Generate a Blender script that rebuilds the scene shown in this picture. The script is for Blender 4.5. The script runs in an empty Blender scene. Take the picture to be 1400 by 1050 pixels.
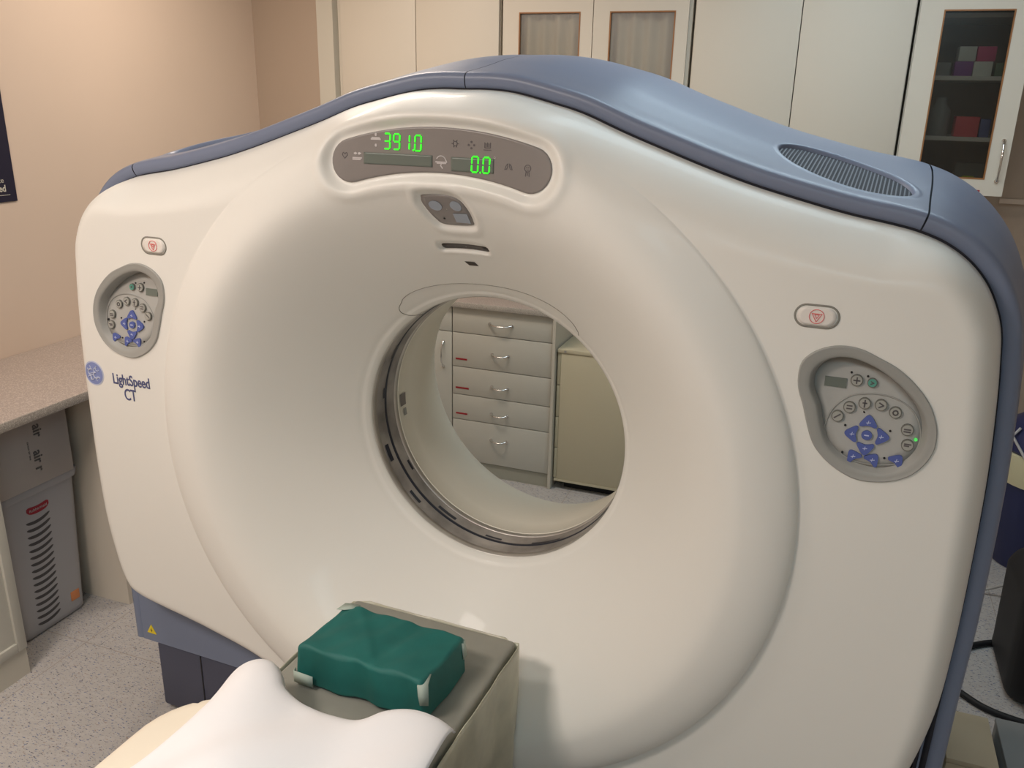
import bpy, bmesh, math, random
import numpy as np
from mathutils import Matrix, Vector
random.seed(7); np.random.seed(7)
PI = math.pi
C = bpy.context.scene.collection
H = 1.88                      # eye height of the camera
S = H / 1.82                  # room survey scale

# ------------------------------------------------------------------ materials
MAT = {}
def mat(name, col, rough=.5, metal=0., spec=.5, emis=None, es=0., coat=0., trans=0., alpha=1., ior=1.45, bump=None, vary=None):
    m = bpy.data.materials.new(name); m.use_nodes = True
    nt = m.node_tree; b = nt.nodes['Principled BSDF']
    b.inputs['Base Color'].default_value = (*col, 1)
    b.inputs['Roughness'].default_value = rough
    b.inputs['Metallic'].default_value = metal
    b.inputs['Specular IOR Level'].default_value = spec
    b.inputs['Coat Weight'].default_value = coat
    b.inputs['Transmission Weight'].default_value = trans
    b.inputs['Alpha'].default_value = alpha
    b.inputs['IOR'].default_value = ior
    if emis:
        b.inputs['Emission Color'].default_value = (*emis, 1); b.inputs['Emission Strength'].default_value = es
    tc = None
    if bump or vary:
        tc = nt.nodes.new('ShaderNodeTexCoord')
    if vary:                                  # (scale, amount)
        n = nt.nodes.new('ShaderNodeTexNoise'); n.inputs['Scale'].default_value = vary[0]; n.inputs['Detail'].default_value = 4
        nt.links.new(tc.outputs['Object'], n.inputs['Vector'])
        r = nt.nodes.new('ShaderNodeMapRange'); r.inputs['From Min'].default_value = .3; r.inputs['From Max'].default_value = .7
        r.inputs['To Min'].default_value = 1 - vary[1]; r.inputs['To Max'].default_value = 1 + vary[1]
        nt.links.new(n.outputs['Fac'], r.inputs['Value'])
        mx = nt.nodes.new('ShaderNodeVectorMath'); mx.operation = 'SCALE'
        mx.inputs[0].default_value = col; nt.links.new(r.outputs['Result'], mx.inputs['Scale'])
        nt.links.new(mx.outputs['Vector'], b.inputs['Base Color'])
    if bump:                                  # (scale, strength, distance)
        n = nt.nodes.new('ShaderNodeTexNoise'); n.inputs['Scale'].default_value = bump[0]; n.inputs['Detail'].default_value = 3
        nt.links.new(tc.outputs['Object'], n.inputs['Vector'])
        bp = nt.nodes.new('ShaderNodeBump'); bp.inputs['Strength'].default_value = bump[1]; bp.inputs['Distance'].default_value = bump[2]
        nt.links.new(n.outputs['Fac'], bp.inputs['Height']); nt.links.new(bp.outputs['Normal'], b.inputs['Normal'])
    MAT[name] = m
    return m

def speckle_mat(name, base, flecks, rough, scale, stretch=(1, 1, 1), tile=None):
    """flecks: list of (colour, noise scale factor, threshold, seed)"""
    m = bpy.data.materials.new(name); m.use_nodes = True; nt = m.node_tree; b = nt.nodes['Principled BSDF']
    b.inputs['Roughness'].default_value = rough
    tc = nt.nodes.new('ShaderNodeTexCoord')
    last = nt.nodes.new('ShaderNodeRGB'); last.outputs[0].default_value = (*base, 1); lo = last.outputs[0]
    for i, (c, sf, th, seed) in enumerate(flecks):
        mp = nt.nodes.new('ShaderNodeMapping'); mp.inputs['Location'].default_value = (seed, seed * 1.7, seed * .3)
        mp.inputs['Scale'].default_value = stretch
        mp.inputs['Rotation'].default_value = (0, 0, .25 * i)
        nt.links.new(tc.outputs['Object'], mp.inputs['Vector'])
        n = nt.nodes.new('ShaderNodeTexNoise'); n.inputs['Scale'].default_value = scale * sf; n.inputs['Detail'].default_value = 1.5
        n.inputs['Roughness'].default_value = .5
        nt.links.new(mp.outputs['Vector'], n.inputs['Vector'])
        r = nt.nodes.new('ShaderNodeMapRange'); r.inputs['From Min'].default_value = th; r.inputs['From Max'].default_value = th + .035
        nt.links.new(n.outputs['Fac'], r.inputs['Value'])
        mx = nt.nodes.new('ShaderNodeMix'); mx.data_type = 'RGBA'
        nt.links.new(r.outputs['Result'], mx.inputs['Factor']); nt.links.new(lo, mx.inputs[6]); mx.inputs[7].default_value = (*c, 1)
        lo = mx.outputs[2]
    if tile:
        br = nt.nodes.new('ShaderNodeTexBrick'); br.offset = 0.; br.squash = 1.
        br.inputs['Scale'].default_value = 1.; br.inputs['Mortar Size'].default_value = .0016; br.inputs['Mortar Smooth'].default_value = .2
        br.inputs['Brick Width'].default_value = tile[0]; br.inputs['Row Height'].default_value = tile[0]
        mp = nt.nodes.new('ShaderNodeMapping'); mp.inputs['Location'].default_value = (tile[1], tile[2], 0)
        nt.links.new(tc.outputs['Object'], mp.inputs['Vector']); nt.links.new(mp.outputs['Vector'], br.inputs['Vector'])
        mx = nt.nodes.new('ShaderNodeMix'); mx.data_type = 'RGBA'
        nt.links.new(br.outputs['Fac'], mx.inputs['Factor']); nt.links.new(lo, mx.inputs[6]); mx.inputs[7].default_value = (*tile[3], 1)
        lo = mx.outputs[2]
    nt.links.new(lo, b.inputs['Base Color'])
    MAT[name] = m
    return m

mat('shell_white', (.80, .79, .745), .42, coat=.10, bump=(900, .08, .0004))
mat('shell_blue', (.185, .22, .315), .36, bump=(700, .12, .0005))
mat('gap_shade_dark', (.03, .03, .04), .8)
mat('base_grey', (.068, .073, .112), .5)
mat('bore_white', (.82, .79, .69), .38)
mat('steel', (.50, .48, .45), .35, metal=.6, vary=(6, .25))
mat('window_film', (.30, .28, .26), .35, metal=.1, vary=(9, .5))
mat('window_dark', (.02, .025, .04), .3)
mat('display_grey', (.235, .215, .205), .3)
mat('lcd', (.14, .165, .145), .3)
mat('led_green', (.02, .5, .02), .4, emis=(.035, 1., .015), es=1.15)
mat('led_small', (.1, .6, .1), .4, emis=(.1, 1., .2), es=.35)
mat('icon_dark', (.10, .09, .095), .5)
mat('icon_light', (.55, .52, .52), .5)
mat('pod_bezel', (.34, .34, .32), .5, bump=(900, .1, .0004))
mat('pod_floor', (.42, .42, .40), .45)
mat('key_blue', (.085, .12, .36), .35)
mat('key_mark', (.55, .6, .8), .5)
mat('key_green', (.10, .33, .26), .4)
mat('key_grey', (.36, .36, .33), .45)
mat('key_rim', (.16, .16, .14), .5)
mat('estop_white', (.78, .74, .69), .4)
mat('estop_red', (.75, .12, .12), .5)
mat('estop_groove', (.25, .24, .21), .6)
mat('print_navy', (.09, .10, .22), .5)
mat('logo_blue', (.22, .27, .52), .4)
mat('logo_pale', (.52, .56, .70), .4)
mat('sensor_dark', (.06, .05, .045), .25)
mat('glass_lens', (.32, .36, .42), .15)
mat('vent_dark', (.015, .016, .024), .6)
mat('vent_slat', (.065, .075, .105), .45)
mat('yellow', (.80, .62, .03), .5)
mat('black', (.012, .012, .014), .6)
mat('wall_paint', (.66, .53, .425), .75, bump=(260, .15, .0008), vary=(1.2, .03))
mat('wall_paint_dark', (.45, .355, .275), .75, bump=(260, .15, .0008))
mat('ceiling_paint', (.75, .72, .66), .9)
mat('laminate', (.70, .64, .545), .42, bump=(420, .08, .0004))
mat('laminate_edge', (.62, .585, .50), .5)
mat('kick_grey', (.40, .39, .32), .5)
mat('laminate_grey', (.58, .565, .50), .45, bump=(420, .08, .0004))
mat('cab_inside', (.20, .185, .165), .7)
mat('shelf_white', (.66, .64, .58), .5)
mat('wood_bead', (.34, .15, .055), .45)
mat('chrome', (.75, .74, .72), .14, metal=1.)
mat('red_label', (.36, .02, .03), .5)
mat('file_metal', (.60, .55, .40), .42, bump=(300, .05, .0003))
mat('hamper_grey', (.47, .47, .49), .5)
mat('slot_dark', (.10, .095, .10), .8)
mat('hamper_red', (.38, .03, .05), .45)
mat('orange', (.78, .30, .12), .5)
mat('carton', (.54, .50, .47), .8, vary=(5, .05))
mat('carton_print', (.13, .13, .13), .7)
mat('poster_navy', (.018, .016, .035), .4)
mat('poster_text', (.55, .52, .45), .6)
mat('sheet_white', (.93, .925, .94), .85, bump=(60, .12, .002))
mat('cushion_cream', (.88, .80, .66), .5)
mat('pad_grey', (.29, .285, .245), .48, bump=(9, .3, .006), vary=(7, .12))
mat('drape_olive', (.49, .47, .36), .32, vary=(6, .3), bump=(7, .4, .01))
mat('table_body', (.55, .52, .45), .45)
mat('wrap_green', (.012, .13, .115), .62, bump=(420, .25, .0007), vary=(14, .12))
mat('tape', (.42, .50, .44), .55)
mat('bin_blue', (.025, .03, .10), .45)
mat('lid_cream', (.68, .62, .40), .5)
mat('bag_violet', (.13, .12, .42), .5)
mat('cable_grey', (.42, .40, .38), .5)
mat('box_cream', (.52, .44, .31), .7)
mat('box_grey', (.24, .25, .25), .7)
mat('pink', (.62, .06, .20), .6); mat('violet', (.25, .05, .32), .6); mat('box_white', (.72, .72, .66), .6)
mat('red', (.70, .07, .10), .6); mat('navy', (.06, .10, .30), .6); mat('lime', (.55, .6, .06), .5); mat('green_dark', (.08, .14, .07), .6)
mat('curtain', (.52, .48, .43), .9)
def glass_mat(name, tint, rough, mixf):
    m = bpy.data.materials.new(name); m.use_nodes = True; nt = m.node_tree; nt.nodes.clear()
    o = nt.nodes.new('ShaderNodeOutputMaterial'); t = nt.nodes.new('ShaderNodeBsdfTransparent'); t.inputs[0].default_value = (*tint, 1)
    g = nt.nodes.new('ShaderNodeBsdfGlossy'); g.inputs['Roughness'].default_value = rough; g.inputs['Color'].default_value = (.8, .8, .8, 1)
    mx = nt.nodes.new('ShaderNodeMixShader'); mx.inputs[0].default_value = mixf
    nt.links.new(t.outputs[0], mx.inputs[1]); nt.links.new(g.outputs[0], mx.inputs[2]); nt.links.new(mx.outputs[0], o.inputs[0])
    MAT[name] = m
glass_mat('glass_clear', (.62, .62, .60), .2, .05)
glass_mat('glass_frosted', (.84, .84, .80), .35, .12)
speckle_mat('floor_vinyl', (.50, .475, .455), [((.53, .505, .485), .35, .54, 3), ((.17, .20, .31), 1., .632, 0), ((.09, .09, .12), 1.2, .668, 9), ((.36, .29, .25), .9, .655, 17), ((.25, .27, .35), 1.7, .66, 23)], .42, 185, (.42, 1, 1), (.62, 2.303, -1.931, (.36, .31, .27)))
speckle_mat('counter_laminate', (.40, .335, .295), [((.52, .45, .40), 1., .53, 1), ((.36, .30, .27), 1.3, .60, 5), ((.25, .23, .24), 1.7, .66, 8)], .5, 190)
speckle_mat('counter_edge', (.42, .38, .33), [((.60, .56, .50), 1., .55, 1), ((.22, .19, .17), 1.2, .60, 5)], .55, 340)

# ------------------------------------------------------------------ object helpers
def setp(o, label=None, cat=None, group=None, kind=None):
    if label: o['label'] = label
    if cat: o['category'] = cat
    if group: o['group'] = group
    if kind: o['kind'] = kind
    return o
def empty(name, loc=(0, 0, 0), rz=0, **k):
    o = bpy.data.objects.new(name, None); C.objects.link(o); o.location = loc; o.rotation_euler = (0, 0, rz)
    o.empty_display_size = .1
    return setp(o, **k)
def link(name, me, mats, parent=None, smooth=None, loc=None, rz=None, **k):
    for m in mats: me.materials.append(MAT[m])
    if smooth is not None:
        me.polygons.foreach_set('use_smooth', [bool(smooth)] * len(me.polygons))
    o = bpy.data.objects.new(name, me); C.objects.link(o)
    if parent: o.parent = parent
    if loc is not None: o.location = loc
    if rz is not None: o.rotation_euler = (0, 0, rz)
    return setp(o, **k)
class MB:
    """collects quads/tris for ONE mesh"""
    def __init__(s): s.v = []; s.f = []; s.m = []
    def add(s, V, F, mi=0):
        n = len(s.v); s.v += [tuple(map(float, p)) for p in V]; s.f += [tuple(i + n for i in f) for f in F]; s.m += [mi] * len(F); return s
    def box(s, x0, x1, y0, y1, z0, z1, mi=0, bev=0., seg=2):
        bm = bmesh.new(); bmesh.ops.create_cube(bm, size=1)
        for v in bm.verts: v.co = Vector(((x0 + x1) / 2 + v.co.x * (x1 - x0), (y0 + y1) / 2 + v.co.y * (y1 - y0), (z0 + z1) / 2 + v.co.z * (z1 - z0)))
        if bev: bmesh.ops.bevel(bm, geom=bm.edges[:], offset=bev, segments=seg, affect='EDGES', profile=.5)
        bm.verts.index_update()
        s.add([v.co[:] for v in bm.verts], [[v.index for v in f.verts] for f in bm.faces], mi); bm.free(); return s
    def tube(s, pts, r, n=8, mi=0, cap=True):
        pts = [Vector(p) for p in pts]; V = []; F = []; up = Vector((0, 0, 1))
        N = None
        for i, p in enumerate(pts):
            t = (pts[min(i + 1, len(pts) - 1)] - pts[max(i - 1, 0)]).normalized()
            if N is None:
                N = t.orthogonal().normalized()
            N = (N - t * N.dot(t)).normalized(); B = t.cross(N)
            rr = r[i] if isinstance(r, (list, tuple)) else r
            for k in range(n):
                a = 2 * PI * k / n; V.append(p + (N * math.cos(a) + B * math.sin(a)) * rr)
        for i in range(len(pts) - 1):
            for k in range(n):
                a = i * n + k; b = i * n + (k + 1) % n; F.append((a, b, b + n, a + n))
        if cap: F.append(tuple(range(n))[::-1]); F.append(tuple(range((len(pts) - 1) * n, len(pts) * n)))
        return s.add(V, F, mi)
    def build(s, name, mats, parent=None, smooth=False, loc=None, rz=None, auto=None, **k):
        me = bpy.data.meshes.new(name); me.from_pydata(s.v, [], s.f); me.update()
        me.polygons.foreach_set('material_index', s.m)
        bm = bmesh.new(); bm.from_mesh(me); bmesh.ops.recalc_face_normals(bm, faces=bm.faces[:])
        bm.to_mesh(me); bm.free()
        o = link(name, me, mats, parent, smooth, loc, rz, **k)
        if auto: sharp(me, auto)
        return o
def sharp(me, deg):
    bm = bmesh.new(); bm.from_mesh(me)
    for f in bm.faces: f.smooth = True
    for e in bm.edges:
        if len(e.link_faces) == 2 and e.calc_face_angle(0) > math.radians(deg): e.smooth = False
    bm.to_mesh(me); bm.free()
def grid_mesh(name, P, closed=False, flip=False):
    """P: (rows, cols, 3) array -> mesh; closed wraps the columns"""
    R, K = P.shape[:2]
    idx = np.arange(R * K).reshape(R, K)
    if closed: a, b = idx, np.roll(idx, -1, axis=1)
    else: a, b = idx[:, :-1], idx[:, 1:]
    q = np.stack([a[:-1], b[:-1], b[1:], a[1:]], -1).reshape(-1, 4)
    if flip: q = q[:, ::-1]
    me = bpy.data.meshes.new(name); me.from_pydata(P.reshape(-1, 3).tolist(), [], q.tolist()); me.update()
    return me
def bx(name, x0, x1, y0, y1, z0, z1, m, parent=None, bev=0., **k):
    return MB().box(x0, x1, y0, y1, z0, z1, bev=bev).build(name, [m], parent, auto=(35 if bev else None), **k)

def catmull(P, n=8, closed=True):
    P = np.asarray(P, float); m = len(P); o = []
    rng = range(m) if closed else range(m - 1)
    for i in rng:
        if closed: p0, p1, p2, p3 = P[i - 1], P[i], P[(i + 1) % m], P[(i + 2) % m]
        else: p0, p1, p2, p3 = P[max(i - 1, 0)], P[i], P[i + 1], P[min(i + 2, m - 1)]
        for k in range(n):
            t = k / n
            o.append(.5 * ((2 * p1) + (-p0 + p2) * t + (2 * p0 - 5 * p1 + 4 * p2 - p3) * t * t + (-p0 + 3 * p1 - 3 * p2 + p3) * t ** 3))
    if not closed: o.append(P[-1])
    return np.array(o)

# ================================================================== CT SCANNER
VC = 1.063                                 # height of the bore axis: H - .817
RT = .354                                  # bore radius
HALF = [(0, .829), (.06, .829), (.12, .823), (.2, .805), (.267, .787), (.353, .754), (.438, .724), (.52, .696), (.601, .671), (.679, .651), (.779, .628), (.86, .614), (.905, .604), (.95, .587), (.99, .561), (1.022, .527), (1.045, .487), (1.061, .442), (1.07, .381), (1.077, .317), (1.086, .197), (1.09, .082), (1.092, -.05), (1.092, -.172), (1.087, -.309), (1.072, -.421), (1.05, -.513), (1.02, -.568), (.97, -.595), (.883, -.613), (.8, -.627), (.72, -.643), (.58, -.678), (.45, -.735), (.3, -.80), (.15, -.84), (0, -.85)]
OUT = np.array(HALF + [(-x, z) for x, z in HALF[-2:0:-1]])
OUTF = catmull(OUT, 24); OUTD = catmull(OUT, 64)
_t = np.arctan2(OUTF[:, 1], OUTF[:, 0]); _o = np.argsort(_t); TH = _t[_o]; RH = np.hypot(OUTF[:, 0], OUTF[:, 1])[_o]
def rout(t):
    t = (t + PI) % (2 * PI) - PI
    return np.interp(t, np.r_[TH[-1] - 2 * PI, TH, TH[0] + 2 * PI], np.r_[RH[-1], RH, RH[0]])
def poly_sdf(u, v, P):
    """signed distance, negative inside"""
    P = np.asarray(P, float); A = P; B = np.roll(P, -1, axis=0)
    best = np.full(u.shape, 1e9); inside = np.zeros(u.shape, bool)
    for a, b in zip(A, B):
        e = b - a; w0 = u - a[0]; w1 = v - a[1]
        t = np.clip((w0 * e[0] + w1 * e[1]) / (e @ e + 1e-12), 0, 1)
        best = np.minimum(best, np.hypot(w0 - e[0] * t, w1 - e[1] * t))
        c = ((a[1] > v) != (b[1] > v)) & (u < (b[0] - a[0]) * (v - a[1]) / (b[1] - a[1] + 1e-12) + a[0])
        inside ^= c
    return np.where(inside, -best, best)
def disp_sdf(u, v):                        # the curved display band
    rho = np.hypot(u, v); ph = np.abs(np.arctan2(u, v)); pe = math.radians(16.5)
    arc = np.maximum(ph - pe, 0) * rho
    return np.hypot(rho - .7125, arc) - .0445
SENS = catmull([(-.041, .621), (.010, .623), (.038, .614), (.051, .592), (.053, .568), (.044, .557), (-.018, .555), (-.036, .568), (-.050, .600), (-.049, .614)], 5)
def slot_sdf(u, v):
    vv = v - (.500 - .9 * u * u)
    x = np.maximum(np.abs(u) - .052, 0)
    return np.hypot(x, vv) - .0085
def smooth01(x): x = np.clip(x, 0, 1); return x * x * (3 - 2 * x)
def W(u, v, detail=True):
    """depth of the white front cover behind the flat face plane"""
    u = np.atleast_1d(np.asarray(u, float)).copy(); v = np.atleast_1d(np.asarray(v, float)).copy()
    rho = np.hypot(u, v); t = np.arctan2(v, u); ro = rout(t); up = np.clip(np.sin(t), 0, 1) ** 6; up2 = smooth01((v - .43) / .17) * (1 - smooth01((np.abs(u) - .84) / .14)) * (.15 + .85 * smooth01((np.abs(u) - .12) / .28))
    w = np.zeros_like(u); edge = .108 + .03 * up; L = .062 + .062 * up2
    near = np.where(ro - rho < .19)[0]
    for s in range(0, len(near), 2000):
        ii = near[s:s + 2000]
        d = np.maximum(np.sqrt(((OUTD[None, :, 0] - u[ii, None]) ** 2 + (OUTD[None, :, 1] - v[ii, None]) ** 2).min(1)) - .0008, 0)
        d = np.where(rho[ii] < ro[ii], d, 0)
        q = np.clip(1 - d / L[ii], 0, 1)
        m_ = .3 + .45 * up2[ii]; w[ii] += edge[ii] * (m_ * q ** 2.2 + (1 - m_) * (1 - np.sqrt(np.clip(1 - q ** 2.6, 0, 1))))
    Rc, Rp = .775, .68; u2_ = np.clip((np.sin(t) + .1) / 1.1, 0, 1) ** 1.6; A = (.040 - .006 * np.clip(-np.cos(t), 0, 1)) * (1 - u2_ ** 3)
    q = (Rc - rho) / (Rc - Rp); m = (q > 0) & (q < 1); qc = np.clip(q, 0, 1)
    a = np.sqrt(1 - (1 - qc) ** 2); b = smooth01(qc)
    w -= np.where(m, A * (a * (1 - u2_) + b * u2_), 0)
    x = np.clip(Rp - rho, 0, .36); f_ = lambda x: np.sqrt(x * x + .0081) - .09
    w += np.where(rho <= Rp, -A + (.300 + A) * f_(x) / f_(Rp - RT), 0)
    w += -.0018 * np.exp(-((rho - .3625) / .0035) ** 2) + .0012 * np.exp(-((rho - .371) / .004) ** 2)
    if detail:
        k = np.where((v > .4) & (np.abs(u) < .4))[0]
        if len(k):
            uu, vv = u[k], v[k]
            d = disp_sdf(uu, vv); w[k] += .016 * smooth01(1 - (d - .001) / .022) - .004 * np.exp(-((d - .030) / .012) ** 2)
            d = poly_sdf(uu, vv, SENS); w[k] += .010 * smooth01(1 - (d - .001) / .012) - .0025 * np.exp(-((d - .017) / .007) ** 2)
            d = slot_sdf(uu, vv); w[k] += .014 * smooth01(1 - (d + .002) / .006) - .001 * np.exp(-((d - .009) / .004) ** 2)
    return w

gantry = empty('ct_scanner', (-.816 * math.cos(math.radians(-2)) - 1.575 * math.sin(math.radians(-2)) * 1.0, -.816 * math.sin(math.radians(-2)) + 1.575 * math.cos(math.radians(-2)), 0), math.radians(-2),
               label='huge white CT scanner ring with blue grey top cover standing across the room', cat='medical scanner')
g = gantry
def GL(u, w, v): return np.stack([u, w, v + VC], -1)

# --- front cover
NT = 900
th = np.arange(NT) / NT * 2 * PI
ro = rout(th)
rings = []
for r in (.3532, .3534): rings.append((np.full(NT, r), 'lip', {.3532: .3075, .3534: .303}[r]))
for r in np.linspace(RT, .68, 92): rings.append((np.full(NT, r), None, 0))
for q in (np.linspace(0, 1, 26)[1:] ** .8): rings.append((np.full(NT, .68 + .0945 * q), None, 0))
rings.append((np.full(NT, .7757), None, 0))
for q in np.linspace(0, 1, 66)[1:]: rings.append((.7757 + (ro - .7757) * q, None, 0))
rings.append((ro - .001, 'skirt', .004)); rings.append((ro - .003, 'skirt', .014))
P = np.zeros((len(rings), NT, 3)); last = None
for i, (r, kind, val) in enumerate(rings):
    u, v = r * np.cos(th), r * np.sin(th)
    if kind == 'lip': w = np.full(NT, val)
    elif kind == 'skirt': w = last + val
    else: w = W(u, v); last = w
    P[i] = GL(u, w, v)
PODO = [(.7391, .3439), (.7415, .3734), (.7581, .3939), (.7824, .4075), (.8097, .413), (.84, .4098), (.8713, .3974), (.9027, .3827), (.933, .3591), (.9572, .3321), (.9727, .3036), (.9805, .2763), (.9811, .2448), (.9711, .2163), (.9524, .1911), (.9272, .1752), (.8957, .1662), (.8625, .1653), (.8321, .1762), (.8028, .1959), (.7798, .2224), (.7657, .2559), (.7539, .2923), (.7431, .3203)]
PODI = [(.7609, .3337), (.7627, .3578), (.7768, .3782), (.7989, .3895), (.8265, .3914), (.8551, .3838), (.8844, .3699), (.9146, .3487), (.9381, .3265), (.9551, .3033), (.9643, .2735), (.9626, .2415), (.9509, .2152), (.9289, .1947), (.9002, .1843), (.8669, .1856), (.8366, .1966), (.8125, .2144), (.7978, .2339), (.7866, .2649), (.7777, .296), (.7653, .3183)]
PODO = catmull(PODO, 4); PODI = catmull(PODI, 4)
EST = (.757, .460)
def push(P, poly, depth, margin):
    for sgn in (1, -1):
        sel = (P[..., 0] * sgn > .6) & (P[..., 0] * sgn < 1.05) & (P[..., 2] > VC + .1) & (P[..., 2] < VC + .55)
        i = np.where(sel); d = poly_sdf(P[..., 0][i] * sgn, P[..., 2][i] - VC, poly)
        P[..., 1][i] += np.where(d < -margin, depth, 0)
push(P, PODO, .06, .012)
me = grid_mesh('front_cover', P, closed=True, flip=True)
front = link('front_cover', me, ['shell_white'], g, True)

# --- patches that follow the cover
def drape(V2, off, det=True):
    u = np.array([p[0] for p in V2]); v = np.array([p[1] for p in V2]); h = np.array([p[2] if len(p) > 2 else 0 for p in V2])
    return GL(u, W(u, v, det) - off - h, v)
def fan_patch(name, poly, mats, parent, off, rings=6, wfun=None, skirt=.003, **k):
    poly = np.asarray(poly, float); c = poly.mean(0); rows = []
    for q in np.linspace(.02, 1, rings): rows.append(c + (poly - c) * q)
    Q = np.array(rows); u, v = Q[..., 0], Q[..., 1]
    w = (W(u.ravel(), v.ravel()).reshape(u.shape) if wfun is None else wfun(u, v)) - off
    Pn = GL(u, w, v); sk = Pn[-1:].copy(); sk[..., 1] += skirt; Pn = np.concatenate([Pn, sk])
    me = grid_mesh(name, Pn, closed=True); o = link(name, me, mats, parent, True, **k)
    fixn(me); return o
def fixn(me):
    bm = bmesh.new(); bm.from_mesh(me); bmesh.ops.recalc_face_normals(bm, faces=bm.faces[:])
    s = sum(f.normal.y * f.calc_area() for f in bm.faces)
    if s > 0: bmesh.ops.reverse_faces(bm, faces=bm.faces[:])
    bm.to_mesh(me); bm.free()
# display band
NP, NR = 70, 9
phs = np.linspace(-1, 1, NP); pe = math.radians(16.5)
bnd = []
for a in np.linspace(-pe, pe, 40): bnd.append(((.757) * math.sin(a), .757 * math.cos(a)))
for b in np.linspace(0, PI, 14)[1:-1]:
    r = .7125 + .0445 * math.cos(b); t = .0445 * math.sin(b); bnd.append((r * math.sin(pe) + t * math.cos(pe), r * math.cos(pe) - t * math.sin(pe)))
for a in np.linspace(pe, -pe, 40): bnd.append(((.668) * math.sin(a), .668 * math.cos(a)))
for b in np.linspace(PI, 0, 14)[1:-1]:
    r = .7125 + .0445 * math.cos(b); t = .0445 * math.sin(b); bnd.append((-r * math.sin(pe) - t * math.cos(pe), r * math.cos(pe) - t * math.sin(pe)))
def band_rows():
    n = len(bnd); rows = []; B = np.array(bnd)
    mid = []
    for (x, y) in bnd:
        a = max(-pe, min(pe, math.atan2(x, y))); mid.append((.7125 * math.sin(a), .7125 * math.cos(a)))
    M = np.array(mid)
    return [M + (B - M) * q for q in np.linspace(.0, 1, 12)]
Q = np.array(band_rows()); u, v = Q[..., 0], Q[..., 1]
Pn = GL(u, W(u.ravel(), v.ravel()).reshape(u.shape) - .0015, v); sk = Pn[-1:].copy(); sk[..., 1] += .004
me = grid_mesh('display_panel', np.concatenate([Pn, sk]), closed=True); fixn(me)
disp = link('display_panel', me, ['display_grey'], g, True, label='curved grey display panel')

def poly_mesh(name, polys, mats, parent, off, fun=None, thick=.0012, **k):
    """flat polygons (lists of (u, v)) laid on the cover, each with thickness; polys: [(pts, matindex)]"""
    mb = MB()
    for pts, mi in polys:
        u = np.array([p[0] for p in pts]); v = np.array([p[1] for p in pts])
        w = (W(u, v) if fun is None else fun(u, v)) - off
        n = len(pts); V = list(GL(u, w - thick, v)) + list(GL(u, w + .0004, v))
        F = [tuple(range(n))] + [(i, (i + 1) % n, n + (i + 1) % n, n + i) for i in range(n)]
        mb.add(V, F, mi)
    return mb.build(name, mats, parent, **k)
def circle(cx, cy, r, n=20, ry=None): return [(cx + r * math.cos(2 * PI * i / n), cy + (ry or r) * math.sin(2 * PI * i / n)) for i in range(n)]
def stroke(pts, wd):
    """ribbon quads along a polyline"""
    out = []; pts = [np.array(p, float) for p in pts]
    for a, b in zip(pts[:-1], pts[1:]):
        d = b - a; L = np.linalg.norm(d)
        if L < 1e-7: continue
        d /= L; n = np.array([-d[1], d[0]]) * wd / 2; e = d * wd * .3
        out.append([tuple(a - e + n), tuple(a - e - n), tuple(b + e - n), tuple(b + e + n)])
    return out
def arcpts(cx, cy, r, a0, a1, n=14, ry=None): return [(cx + r * math.cos(math.radians(a0 + (a1 - a0) * i / n)), cy + (ry or r) * math.sin(math.radians(a0 + (a1 - a0) * i / n))) for i in range(n + 1)]
# lcd windows
def rotpt(p, c, a): x, y = p[0] - c[0], p[1] - c[1]; return (c[0] + x * math.cos(a) - y * math.sin(a), c[1] + x * math.sin(a) + y * math.cos(a))
def rect(x0, x1, y0, y1, n=6):
    return [(x0 + (x1 - x0) * i / n, y0) for i in range(n + 1)] + [(x0 + (x1 - x0) * i / n, y1) for i in range(n, -1, -1)]
for x0, x1, y0, y1 in ((-.170, -.012, .6785, .7015), (.030, .124, .673, .7005)):
    U_, V_ = np.meshgrid(np.linspace(x0, x1, 30), np.linspace(y0, y1, 8)); o = link('lcd_window', grid_mesh('lcd_window', GL(U_, W(U_.ravel(), V_.ravel()).reshape(U_.shape) - .0022, V_)), ['lcd'], disp, True)
    md = o.modifiers.new('s', 'SOLIDIFY'); md.thickness = .0008; md.offset = 0
SEG = {'0': 'abcdef', '1': 'bc', '3': 'abgcd', '9': 'abfgcd'}
def digit(cx, cy, ch, w=.0168, h=.033, parent=None):
    t = .0030; polys = []; sl = .05
    X = w / 2 - t / 2; Y = h / 2 - t / 2
    E = {'a': ((-X, Y), (X, Y)), 'g': ((-X, 0), (X, 0)), 'd': ((-X, -Y), (X, -Y)), 'b': ((X, Y), (X, 0)), 'c': ((X, 0), (X, -Y)), 'f': ((-X, Y), (-X, 0)), 'e': ((-X, 0), (-X, -Y))}
    for s_ in SEG[ch]:
        (x0, y0), (x1, y1) = E[s_]; L = math.hypot(x1 - x0, y1 - y0); dx, dy = (x1 - x0) / L, (y1 - y0) / L; g_ = .0009
        a = (x0 + dx * g_, y0 + dy * g_); b = (x1 - dx * g_, y1 - dy * g_); nx, ny = -dy * t / 2, dx * t / 2; k = t / 2
        pp = [a, (a[0] + dx * k + nx, a[1] + dy * k + ny), (b[0] - dx * k + nx, b[1] - dy * k + ny), b, (b[0] - dx * k - nx, b[1] - dy * k - ny), (a[0] + dx * k - nx, a[1] + dy * k - ny)]
        polys.append(([(cx + x + y * sl, cy + y) for x, y in pp], 0))
    return polys
for ch, x, y in (('3', -.1145, .7255), ('9', -.0925, .7252), ('1', -.0700, .7248), ('0', -.0435, .7242), ('0', .0835, .6885), ('0', .1085, .6880)):
    poly_mesh('digit', digit(x, y, ch), ['led_green'], disp, .0032, thick=.0004)
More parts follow.
